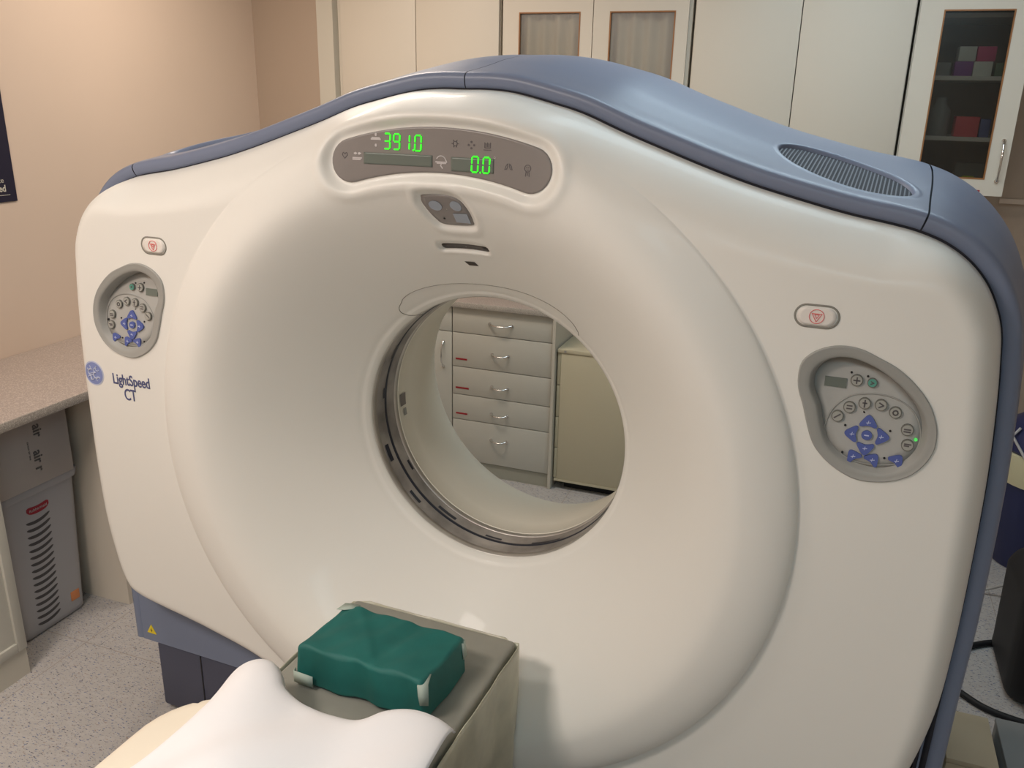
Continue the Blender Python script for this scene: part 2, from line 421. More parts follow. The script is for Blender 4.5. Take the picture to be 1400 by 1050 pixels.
for x, y in ((-.0545, .7100), (.0958, .6735)):
    poly_mesh('decimal_point', [(circle(x, y, .0018, 10), 0)], ['led_green'], disp, .0032, thick=.0004)
# icons on the display
def icon(name, strokes, x, y, m, wd=.0012, sc=1., fills=()):
    P_ = []
    for s_ in strokes: P_ += [(q, 0) for q in stroke([(x + a * sc, y + b * sc) for a, b in s_], wd)]
    for f_ in fills: P_.append(([(x + a * sc, y + b * sc) for a, b in f_], 0))
    return poly_mesh(name, P_, [m], disp, .0019, thick=.0003)
heart = [(0, -.006), (-.006, .001), (-.0055, .005), (-.003, .006), (0, .003), (.003, .006), (.0055, .005), (.006, .001), (0, -.006)]
icon('heart_symbol', [heart], -.2162, .6930, 'icon_dark')
couch = [(-.010, -.002), (.011, -.002), (.011, -.006), (-.010, -.006)]
icon('table_height_symbol', [[(-.011, .002), (.011, .002)], [(-.009, .0045), (.009, .0045)], [(0, .009), (0, .013)], [(0, -.008), (0, -.012)]], -.1418, .7265, 'icon_light', .0030, 1., [circle(0, .0115, .0026, 8), circle(0, -.0100, .0026, 8)])
icon('table_travel_symbol', [[(-.010, -.003), (.011, -.003)], [(-.010, -.006), (.008, -.006)], [(-.007, .006), (-.001, .006)], [(.003, .006), (.009, .006)]], -.1865, .6925, 'icon_light', .0026, 1., [circle(-.004, .006, .0026, 8), circle(.005, .006, .0026, 8)])
icon('tilt_symbol', [arcpts(0, 0, .011, 30, 150), [(-.012, -.001), (.011, -.001)], [(-.009, -.0035), (.011, -.0035)], [(.002, -.001), (-.001, -.008), (.003, -.013)], [(.010, .004), (.013, -.001)]], .0075, .6905, 'icon_light', .0022)
icon('degree_symbol', [arcpts(0, 0, .0018, 0, 360, 8)], .1258, .7035, 'icon_light', .0008)
icon('lamp_symbol', [arcpts(0, 0, .0045, 0, 360, 12)] + [[(math.cos(a) * .0055, math.sin(a) * .0055), (math.cos(a) * .0078, math.sin(a) * .0078)] for a in [k * PI / 3 for k in range(6)]], .0390, .7265, 'icon_dark')
icon('position_symbol', [], .0746, .7250, 'icon_dark', .001, 1., [circle(0, .006, .0022, 8), circle(0, -.006, .0022, 8), circle(.006, 0, .0022, 8), circle(-.006, 0, .0022, 8)])
icon('scan_symbol', [[(-.006, .006), (-.006, -.004), (.006, -.004), (.006, .006)], [(-.008, -.008), (.008, -.008)], [(-.003, .004), (-.003, -.002)], [(0, .006), (0, -.002)], [(.003, .004), (.003, -.002)]], .1096, .7250, 'icon_dark')
icon('lungs_symbol', [[(-.002, .006), (-.005, .003), (-.008, -.005), (-.004, -.004), (-.002, .001), (-.002, .006)], [(.002, .006), (.005, .003), (.008, -.005), (.004, -.004), (.002, .001), (.002, .006)]], .1560, .6870, 'icon_dark')
icon('breath_symbol', [arcpts(0, .003, .0065, 0, 360, 14), [(-.003, .004), (-.001, .004)], [(.001, .004), (.003, .004)], [(-.002, 0), (.002, 0)], [(-.003, -.004), (-.004, -.012)], [(0, -.004), (0, -.011)], [(.003, -.004), (.004, -.012)]], .1964, .6835, 'icon_dark')

# sensor window below the display
sens = fan_patch('sensor_window', SENS, ['display_grey'], g, .0015, label='brown grey sensor window below the display')
poly_mesh('lens', [(circle(-.022, .598, .0145, 24, .011), 0)], ['glass_lens'], sens, .0025)
poly_mesh('lens', [(circle(.026, .600, .0130, 24, .011), 0)], ['glass_lens'], sens, .0025)
poly_mesh('lens', [([(.012, .562), (.046, .562), (.046, .584), (.012, .583)], 0)], ['glass_lens'], sens, .0025)
poly_mesh('indicator_dot', [(circle(-.014, .569, .002, 10), 0)], ['black'], sens, .0025)
sp = []
for s_ in (1, -1):
    for i in range(31):
        x = -.058 + .116 * i / 30; hh = .0065 * math.sqrt(max(0, 1 - max(0, (abs(x) - .050) / .009) ** 2)); sp.append((x * s_, .500 - .9 * x * x + hh * s_))
fan_patch('laser_slot', sp, ['sensor_dark'], g, .001, rings=4)
poly_mesh('laser_aperture', [([(-.017, .4600), (.008, .4605), (.013, .4500), (-.010, .4495)], 0)], ['sensor_dark'], g, .0008, thick=.0006)
# seam of the crescent insert above the bore
cres = []
for i in range(81):
    a = -1 + 2 * i / 80
    x = .234 * a; y = .300 + .093 * math.sqrt(max(0, 1 - abs(a) ** 2.3)); cres.append((x, y))
tip = [(-.234 + .012 * math.sin(t), .300 - .02 * t / 1.5) for t in np.linspace(0, 1.5, 6)]
cres = catmull([(-.196, .288), (-.214, .285), (-.229, .288), (-.2365, .297), (-.2345, .311), (-.225, .325)], 6, False).tolist() + [c_ for c_ in cres if c_[0] > -.222 and c_[0] < .231] + [(.2335, .303), (.230, .292)]
mb = MB(); cp = [Vector(p) for p in drape(cres, .0002)]; mb.tube(cp, .0011, 6); mb.build('crescent_seam', ['estop_groove'], g, True)

# --- bore: rings, scan window, inner tube
def revolve(name, prof, mats, parent, n=220, split=None, smooth=True, **k):
    th = np.arange(n) / n * 2 * PI
    P = np.array([[(r * math.cos(t), w, r * math.sin(t) + VC) for t in th] for r, w in prof])
    me = grid_mesh(name, P, closed=True); return link(name, me, mats, parent, smooth, **k)
revolve('front_window_ring', [(.3536, .305), (.3518, .3065), (.3518, .326), (.3545, .327)], ['steel'], g)
win = revolve('scan_window', [(.3540, .326), (.3535, .37), (.3522, .422)], ['window_film'], g)
revolve('window_groove', [(.3533, .370), (.3520, .3715), (.3518, .379), (.3530, .381)], ['window_dark'], win)
for a0, a1, w0, w1 in ((198, 206, .335, .352), (236, 246, .386, .398), (222, 229, .338, .350), (262, 270, .384, .392), (285, 299, .380, .388), (210, 215, .404, .414), (150, 158, .366, .376), (172, 177, .360, .372)):
    n = 14; Pm = np.array([[(.3518 * math.cos(math.radians(a0 + (a1 - a0) * i / n)), w, .3518 * math.sin(math.radians(a0 + (a1 - a0) * i / n)) + VC) for i in range(n + 1)] for w in (w0, w1)])
    link('window_mark', grid_mesh('window_mark', Pm), ['window_dark'], win, True)
revolve('rear_window_ring', [(.352, .419), (.3490, .420), (.3490, .430), (.3502, .432), (.3502, .437), (.351, .438)], ['steel'], g)
prof = [(.351, .437), (.3485, .4385), (.3495, .441), (.3495, .50), (.3505, .55), (.357, .61), (.372, .68), (.396, .75), (.430, .82), (.480, .89), (.545, .95), (.62, .99), (.68, 1.004)]
tube = revolve('bore_liner', prof, ['bore_white'], g)
# little sensor marks on the inner tube
def on_tube(a0, a1, w0, w1, name, m, sk=0):
    Pm = []
    for i, w in enumerate(np.linspace(w0, w1, 4)):
        Pm.append([((.3475) * math.cos(math.radians(a)), w, .3475 * math.sin(math.radians(a)) + VC) for a in np.linspace(a0 - sk * i, a1 - sk * i, 8)])
    return link(name, grid_mesh(name, np.array(Pm)), [m], tube, True)
on_tube(179.5, 185.5, .447, .478, 'laser_window', 'display_grey')
on_tube(187, 190.5, .460, .476, 'laser_window', 'pod_bezel')
# rear cover
rw = []
for q in np.linspace(0, 1, 8): rw.append(GL(((.68) + (ro - .68) * q) * np.cos(th), np.full(NT, 1.004 + .01 * math.sin(PI * q)), ((.68) + (ro - .68) * q) * np.sin(th)))
link('rear_cover', grid_mesh('rear_cover', np.array(rw), closed=True), ['shell_white'], g, True)

# --- blue shell
pathp = [(x, y) for x, y in HALF if y > -.2 or x > 1.087] 
half = HALF[:24] + [(1.089, -.309), (1.087, -.45), (1.085, -.60), (1.084, -.808)]
full = [(-x, y) for x, y in half[::-1]] + half[1:]
PATH = catmull(full, 40, closed=False)
seg = np.r_[0, np.cumsum(np.hypot(*np.diff(PATH, axis=0).T))]
def path_at(s):
    return np.stack([np.interp(s, seg, PATH[:, 0]), np.interp(s, seg, PATH[:, 1])], -1)
def norm_at(s, e=.02):
    d = path_at(np.minimum(s + e, seg[-1])) - path_at(np.maximum(s - e, 0)); d /= np.linalg.norm(d, axis=1)[:, None]
    return np.stack([-d[:, 1], d[:, 0]], -1)
SEC = catmull([(-.010, .135), (.0012, .132), (.0018, .121), (.008, .1145), (.020, .1115), (.029, .114), (.035, .123), (.039, .145), (.045, .19), (.056, .26), (.068, .33), (.080, .43), (.088, .55), (.088, .70), (.075, .85), (.050, .95), (.0, 1.0), (-.05, 1.012)], 7, closed=False)
smid = float(np.interp(0, PATH[:, 0], seg))
def s_of(u):                                   # arc position on the top for a given u
    k = (seg > seg[-1] * .28) & (seg < seg[-1] * .72); return float(np.interp(u, PATH[k, 0], seg[k]))
VENTS = [(s_of(.745), .282, .136, .105, .30), (s_of(-.745), .282, .136, .105, -.30)]
def shell_pts(s, sec, inset=0.):
    p = path_at(s); n = norm_at(s); top = np.clip(p[:, 1] / np.hypot(p[:, 0], p[:, 1]), 0, 1) ** 6
    O = sec[None, :, 0] - inset; Wd = sec[None, :, 1] + .03 * top[:, None] * (1 - sec[None, :, 1].clip(0, 1))
    U = p[:, None, 0] + n[:, None, 0] * O; V = p[:, None, 1] + n[:, None, 1] * O
    return U, np.broadcast_to(Wd, U.shape).copy(), V, n
def vent_e(s, w, vt):
    sc, wc, a, b, sh = vt
    return np.sqrt(((s - sc) / a) ** 2 + ((w - wc + (s - sc) * sh) / b) ** 2)
sL, sR = s_of(-.905), s_of(.905)
pieces = [('side_cover', 0, sL - .0015, 200), ('top_cover', sL + .0015, smid - .0012, 400), ('top_cover', smid + .0012, sR - .0015, 400), ('side_cover', sR + .0015, seg[-1], 200)]
_k = len(SEC) - 1; _a = int(np.argmax(SEC[:, 1] > .15) if SEC[0, 1] < .15 else np.where((SEC[:, 1] > .15) & (np.arange(len(SEC)) > 20))[0][0]) / _k; _b = np.where((SEC[:, 1] > .42) & (np.arange(len(SEC)) > 20))[0][0] / _k
_tt = np.r_[np.linspace(0, _a, 46)[:-1], np.linspace(_a, _b, 150)[:-1], np.linspace(_b, 1, 60)]
secD = np.stack([np.interp(_tt, np.linspace(0, 1, len(SEC)), SEC[:, i]) for i in (0, 1)], -1); secC = secD[::3]
# denser where the vent lies
for k, (nm, s0, s1, n) in enumerate(pieces):
    s = np.linspace(s0, s1, n); U, Wd, V, nn = shell_pts(s, secD if nm == 'top_cover' else secC)
    dark = None
    if nm == 'top_cover':
        vt = VENTS[1] if k == 1 else VENTS[0]
        e = vent_e(s[:, None], Wd, vt); dep = .045 * smooth01((1.02 - e) / .07) ; lipb = .0015 * np.exp(-((e - 1.06) / .03) ** 2)
        U += nn[:, None, 0] * (lipb - dep); V += nn[:, None, 1] * (lipb - dep)
        dark = e
    P = GL(U, Wd, V)
    me = grid_mesh(nm, P); o = link(nm, me, ['shell_blue', 'vent_dark'], g, True, label=('blue grey cover piece with an oval vent' if nm == 'top_cover' else 'darker blue grey side cover'))
    if dark is not None:
        fd = (dark[:-1, :-1] + dark[1:, 1:]) / 2
        me.polygons.foreach_set('material_index', (fd.ravel() < .965).astype(int).tolist())
        sc, wc, a, b, sh = vt; mb = MB(); step = .0075
        for i in range(int(2 * a / step)):
            ss = sc - a + step * (i + .5); q = 1 - ((ss - sc) / a) ** 2
            if q <= .004: continue
            hw = b * math.sqrt(q) * .985; w0 = wc - (ss - sc) * sh - hw; w1 = wc - (ss - sc) * sh + hw
            ws = np.linspace(w0, w1, 9); V_ = []
            for w_ in ws:
                kk = np.argsort(secD[:, 1][:150]); off = float(np.interp(w_, SEC[28:100, 1], SEC[28:100, 0]))
                for ds, do in ((-.0013, -.007), (.0013, -.007), (.0013, -.018), (-.0013, -.018)):
                    pp = path_at(np.array([ss + ds]))[0]; n_ = norm_at(np.array([ss]))[0]
                    V_.append((pp[0] + n_[0] * (off + do), w_, pp[1] + n_[1] * (off + do) + VC))
            F_ = []
            for j in range(8):
                for c in range(4): F_.append((j * 4 + c, j * 4 + (c + 1) % 4, j * 4 + 4 + (c + 1) % 4, j * 4 + 4 + c))
            mb.add(V_, F_)
        for dw in (-.33, .33):                     # two cross bars
            pts = []
            for ss in np.linspace(sc - a * .9, sc + a * .9, 20):
                w_ = wc - (ss - sc) * sh + dw * b; off = float(np.interp(w_, SEC[28:100, 1], SEC[28:100, 0])) - .012
                pp = path_at(np.array([ss]))[0]; n_ = norm_at(np.array([ss]))[0]; pts.append((pp[0] + n_[0] * off, w_, pp[1] + n_[1] * off + VC))
            mb.tube(pts, .0016, 5)
        mb.build('vent_grille', ['vent_slat'], o)
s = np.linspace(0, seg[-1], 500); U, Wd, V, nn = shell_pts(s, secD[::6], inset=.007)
link('gap_light_stop', grid_mesh('gap_light_stop', GL(U, Wd + .004, V)), ['gap_shade_dark'], g, True)  # added dark sheet behind the covers, stops light showing through the seam gaps
# --- blue lower housing and dark plinth
b0 = .255
mb = MB(); mb.box(-1.0865, 1.0865, .1125, .30, b0, .45); mb.box(-1.084, 1.084, .301, .96, b0, .33); mb.build('lower_housing', ['shell_blue'], g, auto=35)
mb = MB(); mb.box(-1.04, 1.04, .116, .90, .022, b0 - .002, bev=.008); mb.build('plinth', ['base_grey'], g, auto=35)
mb = MB(); mb.box(-.872, -.868, .1145, .117, .03, b0 - .006); mb.build('plinth_joint', ['black'], g)
for x in (-.99, .99):
    for y in (.16, .80):
        mb = MB(); mb.tube([(x, y, 0), (x, y, .010), (x, y, .0101), (x, y, .022)], [.030, .030, .016, .016], 20); mb.build('foot', ['black'], g, auto=35)
tri = lambda cx, cz, r: [(cx + r * math.cos(PI / 2 + k * 2 * PI / 3), .1105, cz + r * math.sin(PI / 2 + k * 2 * PI / 3)) for k in range(3)]
mb = MB(); T = tri(-1.050, .294, .020); mb.add(T + [(x, y + .002, z) for x, y, z in T], [(0, 1, 2), (0, 1, 4, 3), (1, 2, 5, 4), (2, 0, 3, 5)])
ws = mb.build('warning_sticker', ['yellow'], g, label='yellow warning triangle sticker')
mb = MB(); mb.add([(-1.048 + a_ * .001, .1100, .294 + b_ * .001) for a_, b_ in [(0, 11), (-5, 0), (-1, 0), (-3, -8), (3, 2), (-1, 2)]], [(0, 1, 2, 3, 4, 5)]); mb.build('bolt_symbol', ['black'], ws)

# --- control panels (left one mirrored)
def wfloor(u, v): return .006 + .026 * np.clip((v - .18) / .22, 0, 1)
def text_mesh(body, size, bold=0., xs=1.):
    cu = bpy.data.curves.new('t', 'FONT'); cu.body = body; cu.size = size; cu.align_x = 'CENTER'; cu.align_y = 'CENTER'; cu.bevel_depth = bold; cu.bevel_resolution = 0; cu.resolution_u = 4; cu.extrude = .0002
    ob = bpy.data.objects.new('t', cu); C.objects.link(ob); bpy.context.view_layer.update()
    me = bpy.data.meshes.new_from_object(ob.evaluated_get(bpy.context.evaluated_depsgraph_get())); bpy.data.objects.remove(ob); bpy.data.curves.remove(cu)
    for v in me.vertices: v.co.x *= xs
    return me
def pod(sg):
    mir = lambda L: [(x * sg, y) for x, y in L]
    O = PODO * [sg, 1]; I = PODI * [sg, 1]
    n = 96
    def resamp(P):
        Pc = np.r_[P, P[:1]]; L = np.r_[0, np.cumsum(np.hypot(*np.diff(Pc, axis=0).T))]; c = P.mean(0)
        ang = np.arctan2(P[:, 1] - .29, (P[:, 0] - .855 * sg)); o_ = np.argsort(ang); a_ = ang[o_]; r_ = np.hypot(P[:, 0] - .855 * sg, P[:, 1] - .29)[o_]
        t = -PI + 2 * PI * np.arange(n) / n; r = np.interp(t, np.r_[a_[-1] - 2 * PI, a_, a_[0] + 2 * PI], np.r_[r_[-1], r_, r_[0]])
        return np.stack([.855 * sg + r * np.cos(t), .29 + r * np.sin(t)], -1)
    o_ = resamp(O); i_ = resamp(I); c = np.array([.855 * sg, .29])
    rows = []
    Wo = lambda q: W(q[:, 0], q[:, 1])
    rows.append(GL(o_[:, 0], Wo(o_) + .006, o_[:, 1]))
    rows.append(GL(o_[:, 0], Wo(o_) - .0025, o_[:, 1]))
    q = c + (o_ - c) * .985; rows.append(GL(q[:, 0], np.minimum(Wo(q), .02) - .005, q[:, 1]))
    for f in (.15, .5, .85):
        q = o_ * (1 - f) + i_ * f; rows.append(GL(q[:, 0], np.minimum(Wo(q), .02) - .005 + .003 * f, q[:, 1]))
    q = i_; rows.append(GL(q[:, 0], np.full(n, .0), q[:, 1]))
    q = c + (i_ - c) * .965; rows.append(GL(q[:, 0], wfloor(q[:, 0], q[:, 1]) * .55 + .0, q[:, 1]))
    q = c + (i_ - c) * .93; rows.append(GL(q[:, 0], wfloor(q[:, 0], q[:, 1]), q[:, 1]))
    me = grid_mesh('control_panel', np.array(rows), closed=True); fixn(me)
    pn = link('control_panel', me, ['pod_bezel'], g, True, label=('egg shaped grey control panel beside the emergency button'))
    q = c + (i_ - c) * .932
    fl = fan_patch('keypad_plate', q, ['pod_floor'], pn, -.0005, rings=6, wfun=wfloor)
    # raised ridge arc
    mb = MB(); rp = [(.9 - .0, .245)]
    ridge = catmull([(.7945, .235), (.7948, .2482), (.8045, .2855), (.8295, .3138), (.8589, .3231), (.8911, .3246), (.9224, .3149), (.9433, .2972), (.955, .272), (.956, .245), (.945, .217), (.925, .203), (.89, .196), (.86, .196), (.828, .207), (.805, .222)], 5)
    pts = [Vector((x * sg, float(wfloor(x, y)) - .0003, y + VC)) for x, y in ridge]; mb.tube(pts + pts[:1], .0014, 6, cap=False); mb.build('ridge', ['pod_bezel'], pn, True)
    K = lambda nm, polys, mats, off=.0005, th_=.0035: poly_mesh(nm, polys, mats, pn, off, fun=lambda u, v: wfloor(u, v), thick=th_)
    K('screen', [(mir([(.7846, .3459), (.8224, .3459), (.8228, .3283), (.7851, .3283)]), 0)], ['lcd'], .0005, .001)
    def round_key(x, y, r, m, glyph):
        o = K('round_key', [(mir(circle(x, y, r, 22)), 1), (mir(circle(x, y, r * .84, 22)), 0)], [m, 'key_rim', 'icon_dark'])
        # raise inner disc slightly and add its glyph
        me = o.data
        for v in list(me.vertices)[44:66]: v.co.y -= .0012
        pol = []
        for s_ in glyph: pol += [(mir([(x + a * r, y + b * r) for a, b in q_]), 0) for q_ in stroke(s_, .22)]
        poly_mesh('key_symbol_tmp', pol, ['icon_dark'], pn, .0054, fun=lambda u, v: wfloor(u, v), thick=.0004).name = 'key_symbol'
        return o
    gl = [[[(0, .5), (0, -.5)], [(-.5, 0), (.5, 0)]], [[(-.5, -.3), (.4, .4)]], [[(-.4, .3), (.4, .3)], [(-.4, -.2), (.4, -.2)]], [[(0, .6), (0, -.6)], [(-.3, .1), (.3, .1)]], [[(-.3, .4), (.4, 0), (-.3, -.4)]], [arcpts(0, 0, .4, 0, 360, 8)], [[(-.5, .1), (.5, .1)], [(-.5, -.3), (.5, -.3)]], [[(-.5, .2), (.5, .2)], [(-.5, -.1), (.2, -.1)]]]
    for (x, y), q_ in zip([(.8388, .3458), (.8154, .2764), (.8332, .2955), (.8577, .3061), (.885, .3069), (.9102, .2971), (.934, .2691), (.9382, .2416)], gl): round_key(x, y, .0106, 'key_grey', q_)
    round_key(.865, .3448, .0085, 'key_green', [[(-.3, .3), (.3, 0), (-.3, -.3)]])
    def arrow(x, y, ang, r=.0150, flat=1.):
        base = catmull([(-1, -.35), (-.72, .15), (-.32, .70), (0, .88), (.32, .70), (.72, .15), (1, -.35), (.82, -.60), (.42, -.50), (0, -.42), (-.42, -.50), (-.82, -.60)], 3)
        a = math.radians(ang); pts = [(x + r * (px * math.cos(a) - py * math.sin(a)), y + r * (px * math.sin(a) + py * math.cos(a))) for px, py in base]
        K('arrow_key', [(mir(pts), 0)], ['key_blue'])
        pol = [(mir(q_), 0) for q_ in stroke([(x - .0035, y - .001), (x + .0035, y)], .0011) + stroke([(x - .001, y - .003), (x, y + .003)], .0010)]
        poly_mesh('key_symbol', pol, ['key_mark'], pn, .0044, fun=lambda u, v: wfloor(u, v), thick=.0004)
    arrow(.8690, .2725, 0); arrow(.8445, .2478, 90); arrow(.8938, .2495, -90); arrow(.8697, .2245, 180)
    arrow(.8520, .2065, 35, .0138); arrow(.8850, .2055, -35, .0138); arrow(.9250, .2105, -35, .0138)
    K('arrow_key', [(mir(circle(.8692, .2485, .0092, 20, .0085)), 0)], ['key_blue'])
    poly_mesh('key_symbol', [(mir(q_), 0) for q_ in stroke([(.8655, .2485), (.8725, .2485)], .002)], ['key_mark'], pn, .0044, fun=lambda u, v: wfloor(u, v), thick=.0004)
    for x, y in [(.8281, .3582), (.8562, .3549), (.8308, .2606), (.9067, .2618), (.8328, .2098), (.9044, .2110)]: K('indicator_lamp', [(mir(circle(x, y, .0021, 10)), 0)], ['black'], .0005, .0008)
    K('indicator_lamp', [(mir(circle(.9501, .2531, .0032, 10)), 0)], ['led_small'] if sg > 0 else ['black'], .0005, .0008)
    # emergency button
    ex, ey = EST[0] * sg, EST[1]
    def stad(hw, hh): 
        return [(ex + (hw - hh) * s_ + hh * math.cos(math.radians(a)), ey + hh * math.sin(math.radians(a))) for s_, a0 in ((1, -90), (-1, 90)) for a in np.linspace(a0, a0 + 180, 14)]
    A, B, Cc = np.array(stad(.0390, .0215)), np.array(stad(.0355, .0180)), np.array(stad(.0340, .0166))
    rows = [GL(A[:, 0], Wo(A) + .0005, A[:, 1]), GL(A[:, 0] * .999 + ex * .001, Wo(A) - .0012, A[:, 1]), GL(B[:, 0], Wo(B) - .0008, B[:, 1]), GL(Cc[:, 0], Wo(Cc) + .004, Cc[:, 1])]
    me = grid_mesh('emergency_button', np.array(rows), closed=True); fixn(me)
    eb = link('emergency_button', me, ['estop_groove'], g, True, label='oval white emergency stop button with a red symbol')
    fan_patch('button_cap', np.array(stad(.0332, .0160)), ['estop_white'], eb, .0028, rings=5, skirt=.006)
    P_ = [(q_, 0) for q_ in stroke(arcpts(ex, ey, .0125, 0, 360, 26), .0010)]
    P_ += [(q_, 0) for q_ in stroke([(ex + .0098 * math.cos(math.radians(a)), ey + .0 + .0098 * math.sin(math.radians(a))) for a in (150, 30, 270, 150)], .0009)]
    P_ += [(q_, 0) for q_ in stroke([(ex + .0045 * math.cos(math.radians(a)), ey + .001 + .0045 * math.sin(math.radians(a))) for a in (150, 30, 270, 150)], .0008)]
    poly_mesh('stop_symbol', P_, ['estop_red'], eb, .0032, thick=.0006)
pod(1); pod(-1)
# --- lettering and emblem on the left of the cover
def lay_text(name, body, size, cu_, cv, xs, m, rot=0., bold=0., off=.0008, parent=None):
    me = text_mesh(body, size, bold, xs); n = len(me.vertices)
    for v in me.vertices:
        x, y = v.co.x, v.co.y; X = cu_ + x * math.cos(rot) - y * math.sin(rot); Y = cv + x * math.sin(rot) + y * math.cos(rot)
        v.co = Vector((X, float(W([X], [Y])[0]) - off - v.co.z, Y + VC))
    return link(name, me, [m], parent or g)
lay_text('model_lettering', 'LightSpeed', .040, -.884, .0985, .72, 'print_navy', 0.02, .0007)
lay_text('model_lettering', 'CT', .044, -.8925, .0585, .72, 'print_navy', 0.02, .0006)
ex, ey = -1.0105, .1035
em = poly_mesh('emblem', [(circle(ex, ey, .0335, 40), 1), (circle(ex, ey, .0300, 40), 0)], ['logo_blue', 'logo_pale'], g, .0003, thick=.0008, label='round blue emblem with a pale monogram')
for v in list(em.data.vertices)[80:120]: v.co.y -= .0006
mb = MB()
def em_stroke(pts, r=.0014):
    q = catmull(pts, 3, closed=False); mb.tube([(x, float(W([x], [y])[0]) - .0022, y + VC) for x, y in q], r, 6)
for k in range(4):
    a = 45 + 90 * k; cx_, cy_ = ex + .0200 * math.cos(math.radians(a)), ey + .0200 * math.sin(math.radians(a))
    em_stroke(arcpts(cx_, cy_, .0062, a + 60, a + 290, 8), .0012)
em_stroke(arcpts(ex - .009, ey + .003, .0090, 50, 330, 9) + [(ex - .001, ey - .004), (ex + .001, ey - .013), (ex - .006, ey - .018), (ex - .012, ey - .013)])
em_stroke(arcpts(ex + .008, ey + .009, .0065, 60, 265, 7) + arcpts(ex + .008, ey - .005, .0080, 95, 320, 9))
em_stroke([(ex - .016, ey - .003), (ex - .003, ey + .001), (ex + .004, ey + .003)], .0012)
mb.build('monogram', ['logo_pale'], em, True)

# ================================================================== PATIENT TABLE (same axis as the scanner)
GX, GY = gantry.location.x, gantry.location.y; RZ = math.radians(-2)
ZT = H - 1.172
tb = empty('patient_table', (GX, GY, 0), RZ, label='long narrow patient table with grey pad pointing into the scanner ring', cat='table')
# body with hanging plastic cover
mb = MB(); mb.box(-.20, .20, -1.75, -.33, .10, ZT - .09, bev=.02); mb.build('table_body', ['table_body'], tb, auto=35)
mb = MB(); mb.box(-.30, .30, -1.9, -.6, 0, .10, bev=.02); mb.build('table_foot', ['base_grey'], tb, auto=35)
# pad: soft edged slab
def soft_box(name, x0, x1, y0, y1, z0, z1, r, mats, parent, nx=24, ny=40, disp=None, **k):
    bm = bmesh.new(); bmesh.ops.create_cube(bm, size=1)
    for v in bm.verts: v.co = Vector(((x0 + x1) / 2 + v.co.x * (x1 - x0), (y0 + y1) / 2 + v.co.y * (y1 - y0), (z0 + z1) / 2 + v.co.z * (z1 - z0)))
    bmesh.ops.bevel(bm, geom=bm.edges[:], offset=r, segments=5, affect='EDGES', profile=.5)
    for ax, n in ((0, nx), (1, ny)):
        lo, hi = (x0, x1) if ax == 0 else (y0, y1)
        for i in range(1, n):
            c = [0, 0, 0]; c[ax] = lo + (hi - lo) * i / n; nn_ = [0, 0, 0]; nn_[ax] = 1
            bmesh.ops.bisect_plane(bm, geom=bm.verts[:] + bm.edges[:] + bm.faces[:], plane_co=c, plane_no=nn_)
    if disp:
        for v in bm.verts: v.co += Vector(disp(v.co))
    for f in bm.faces: f.smooth = True
    me = bpy.data.meshes.new(name); bm.to_mesh(me); bm.free(); return link(name, me, mats, parent, None, **k)
soft_box('table_pad', -.212, .212, -1.6, -.022, ZT - .055, ZT, .012, ['pad_grey'], tb, disp=lambda c: (0, 0, .0015 * math.sin(c.x * 23 + c.y * 9) * math.sin(c.y * 17) - .001), label='dark olive grey pad')
# plastic cover hanging over both sides and the head end
rows = []
loop = [(.217, -1.55)] ; 
path = [(.219, y) for y in np.linspace(-1.5, -.04, 60)] + [(.215 - .02 * t, -.022 - .006 * math.sin(t * PI / 2)) for t in np.linspace(0, 1, 5)] + [(x, -.015) for x in np.linspace(.18, -.18, 20)] + [(-.215, -.03)] + [(-.219, y) for y in np.linspace(-.05, -1.5, 60)]
path = np.array(path); d = np.gradient(path, axis=0); nrm = np.stack([d[:, 1], -d[:, 0]], -1) / np.hypot(*d.T)[:, None]
arc = np.r_[0, np.cumsum(np.hypot(*np.diff(path, axis=0).T))]
zs = np.linspace(0, 1, 22)
for q in zs:
    z = ZT - .008 - .34 * q
    amp = .0015 + .016 * q; off = amp * (np.sin(arc * 31 + 2.2 * q) * .6 + np.sin(arc * 67 + 1.3) * .4) - .012 * q * 0
    sgn = 1
    pp = path - nrm * (off + .0 + .012 * q)[:, None] * -1 if False else path + nrm * (-(off) - .002)[:, None] * -1
    rows.append(np.stack([pp[:, 0], pp[:, 1], np.full(len(path), z)], -1))
dr = link('hanging_cover', grid_mesh('hanging_cover', np.array(rows)), ['drape_olive'], tb, True, label='creased yellowish plastic cover hanging over the edge')
md = dr.modifiers.new('s', 'SOLIDIFY'); md.thickness = .002; md.offset = 0
for x in (-.235, .235):
    mb = MB(); mb.tube([(x, -1.6, ZT - .10), (x, -.46, ZT - .10)], .013, 12); mb.build('side_rail', ['table_body'], tb, auto=40)
# green wrapped pack
pk = None
def gdisp(c):
    u, y, z = c.x, c.y, c.z; top = max(0, min(1, (z - ZT - .03) / .055)); fr = max(0, min(1, (-.315 - y) / .03))
    cr = math.exp(-((u - (.012 + .20 * (y + .345))) / .017) ** 2)
    dz = -.006 * cr * top - .004 * top * smooth01(np.array((abs(u) - .09) / .06)).item() * 1.0
    dz += .0014 * math.sin(u * 46 + y * 31) * top + .0015 * math.sin(u * 95 - y * 60)
    dy = .003 * cr * fr + .003 * math.sin(u * 60 + z * 90) * fr
    b2 = math.exp(-((u + .04 + (y + .25) * .8) / .012) ** 2) * .003 * top
    dx = (.004 * math.sin(z * 70 + y * 20)) * (1 if abs(u) > .12 else 0)
    return (dx + (.006 if u > 0 else -.006) * (1 - top), dy - .006 * (1 - top) * fr, dz + b2 * .8)
pack = soft_box('wrapped_pack', -.146, .150, -.345, -.172, ZT + .003, ZT + .094, .010, ['wrap_green'], None, nx=44, ny=28, disp=gdisp)
pack.location = (GX, GY, 0); pack.rotation_euler = (0, 0, RZ)
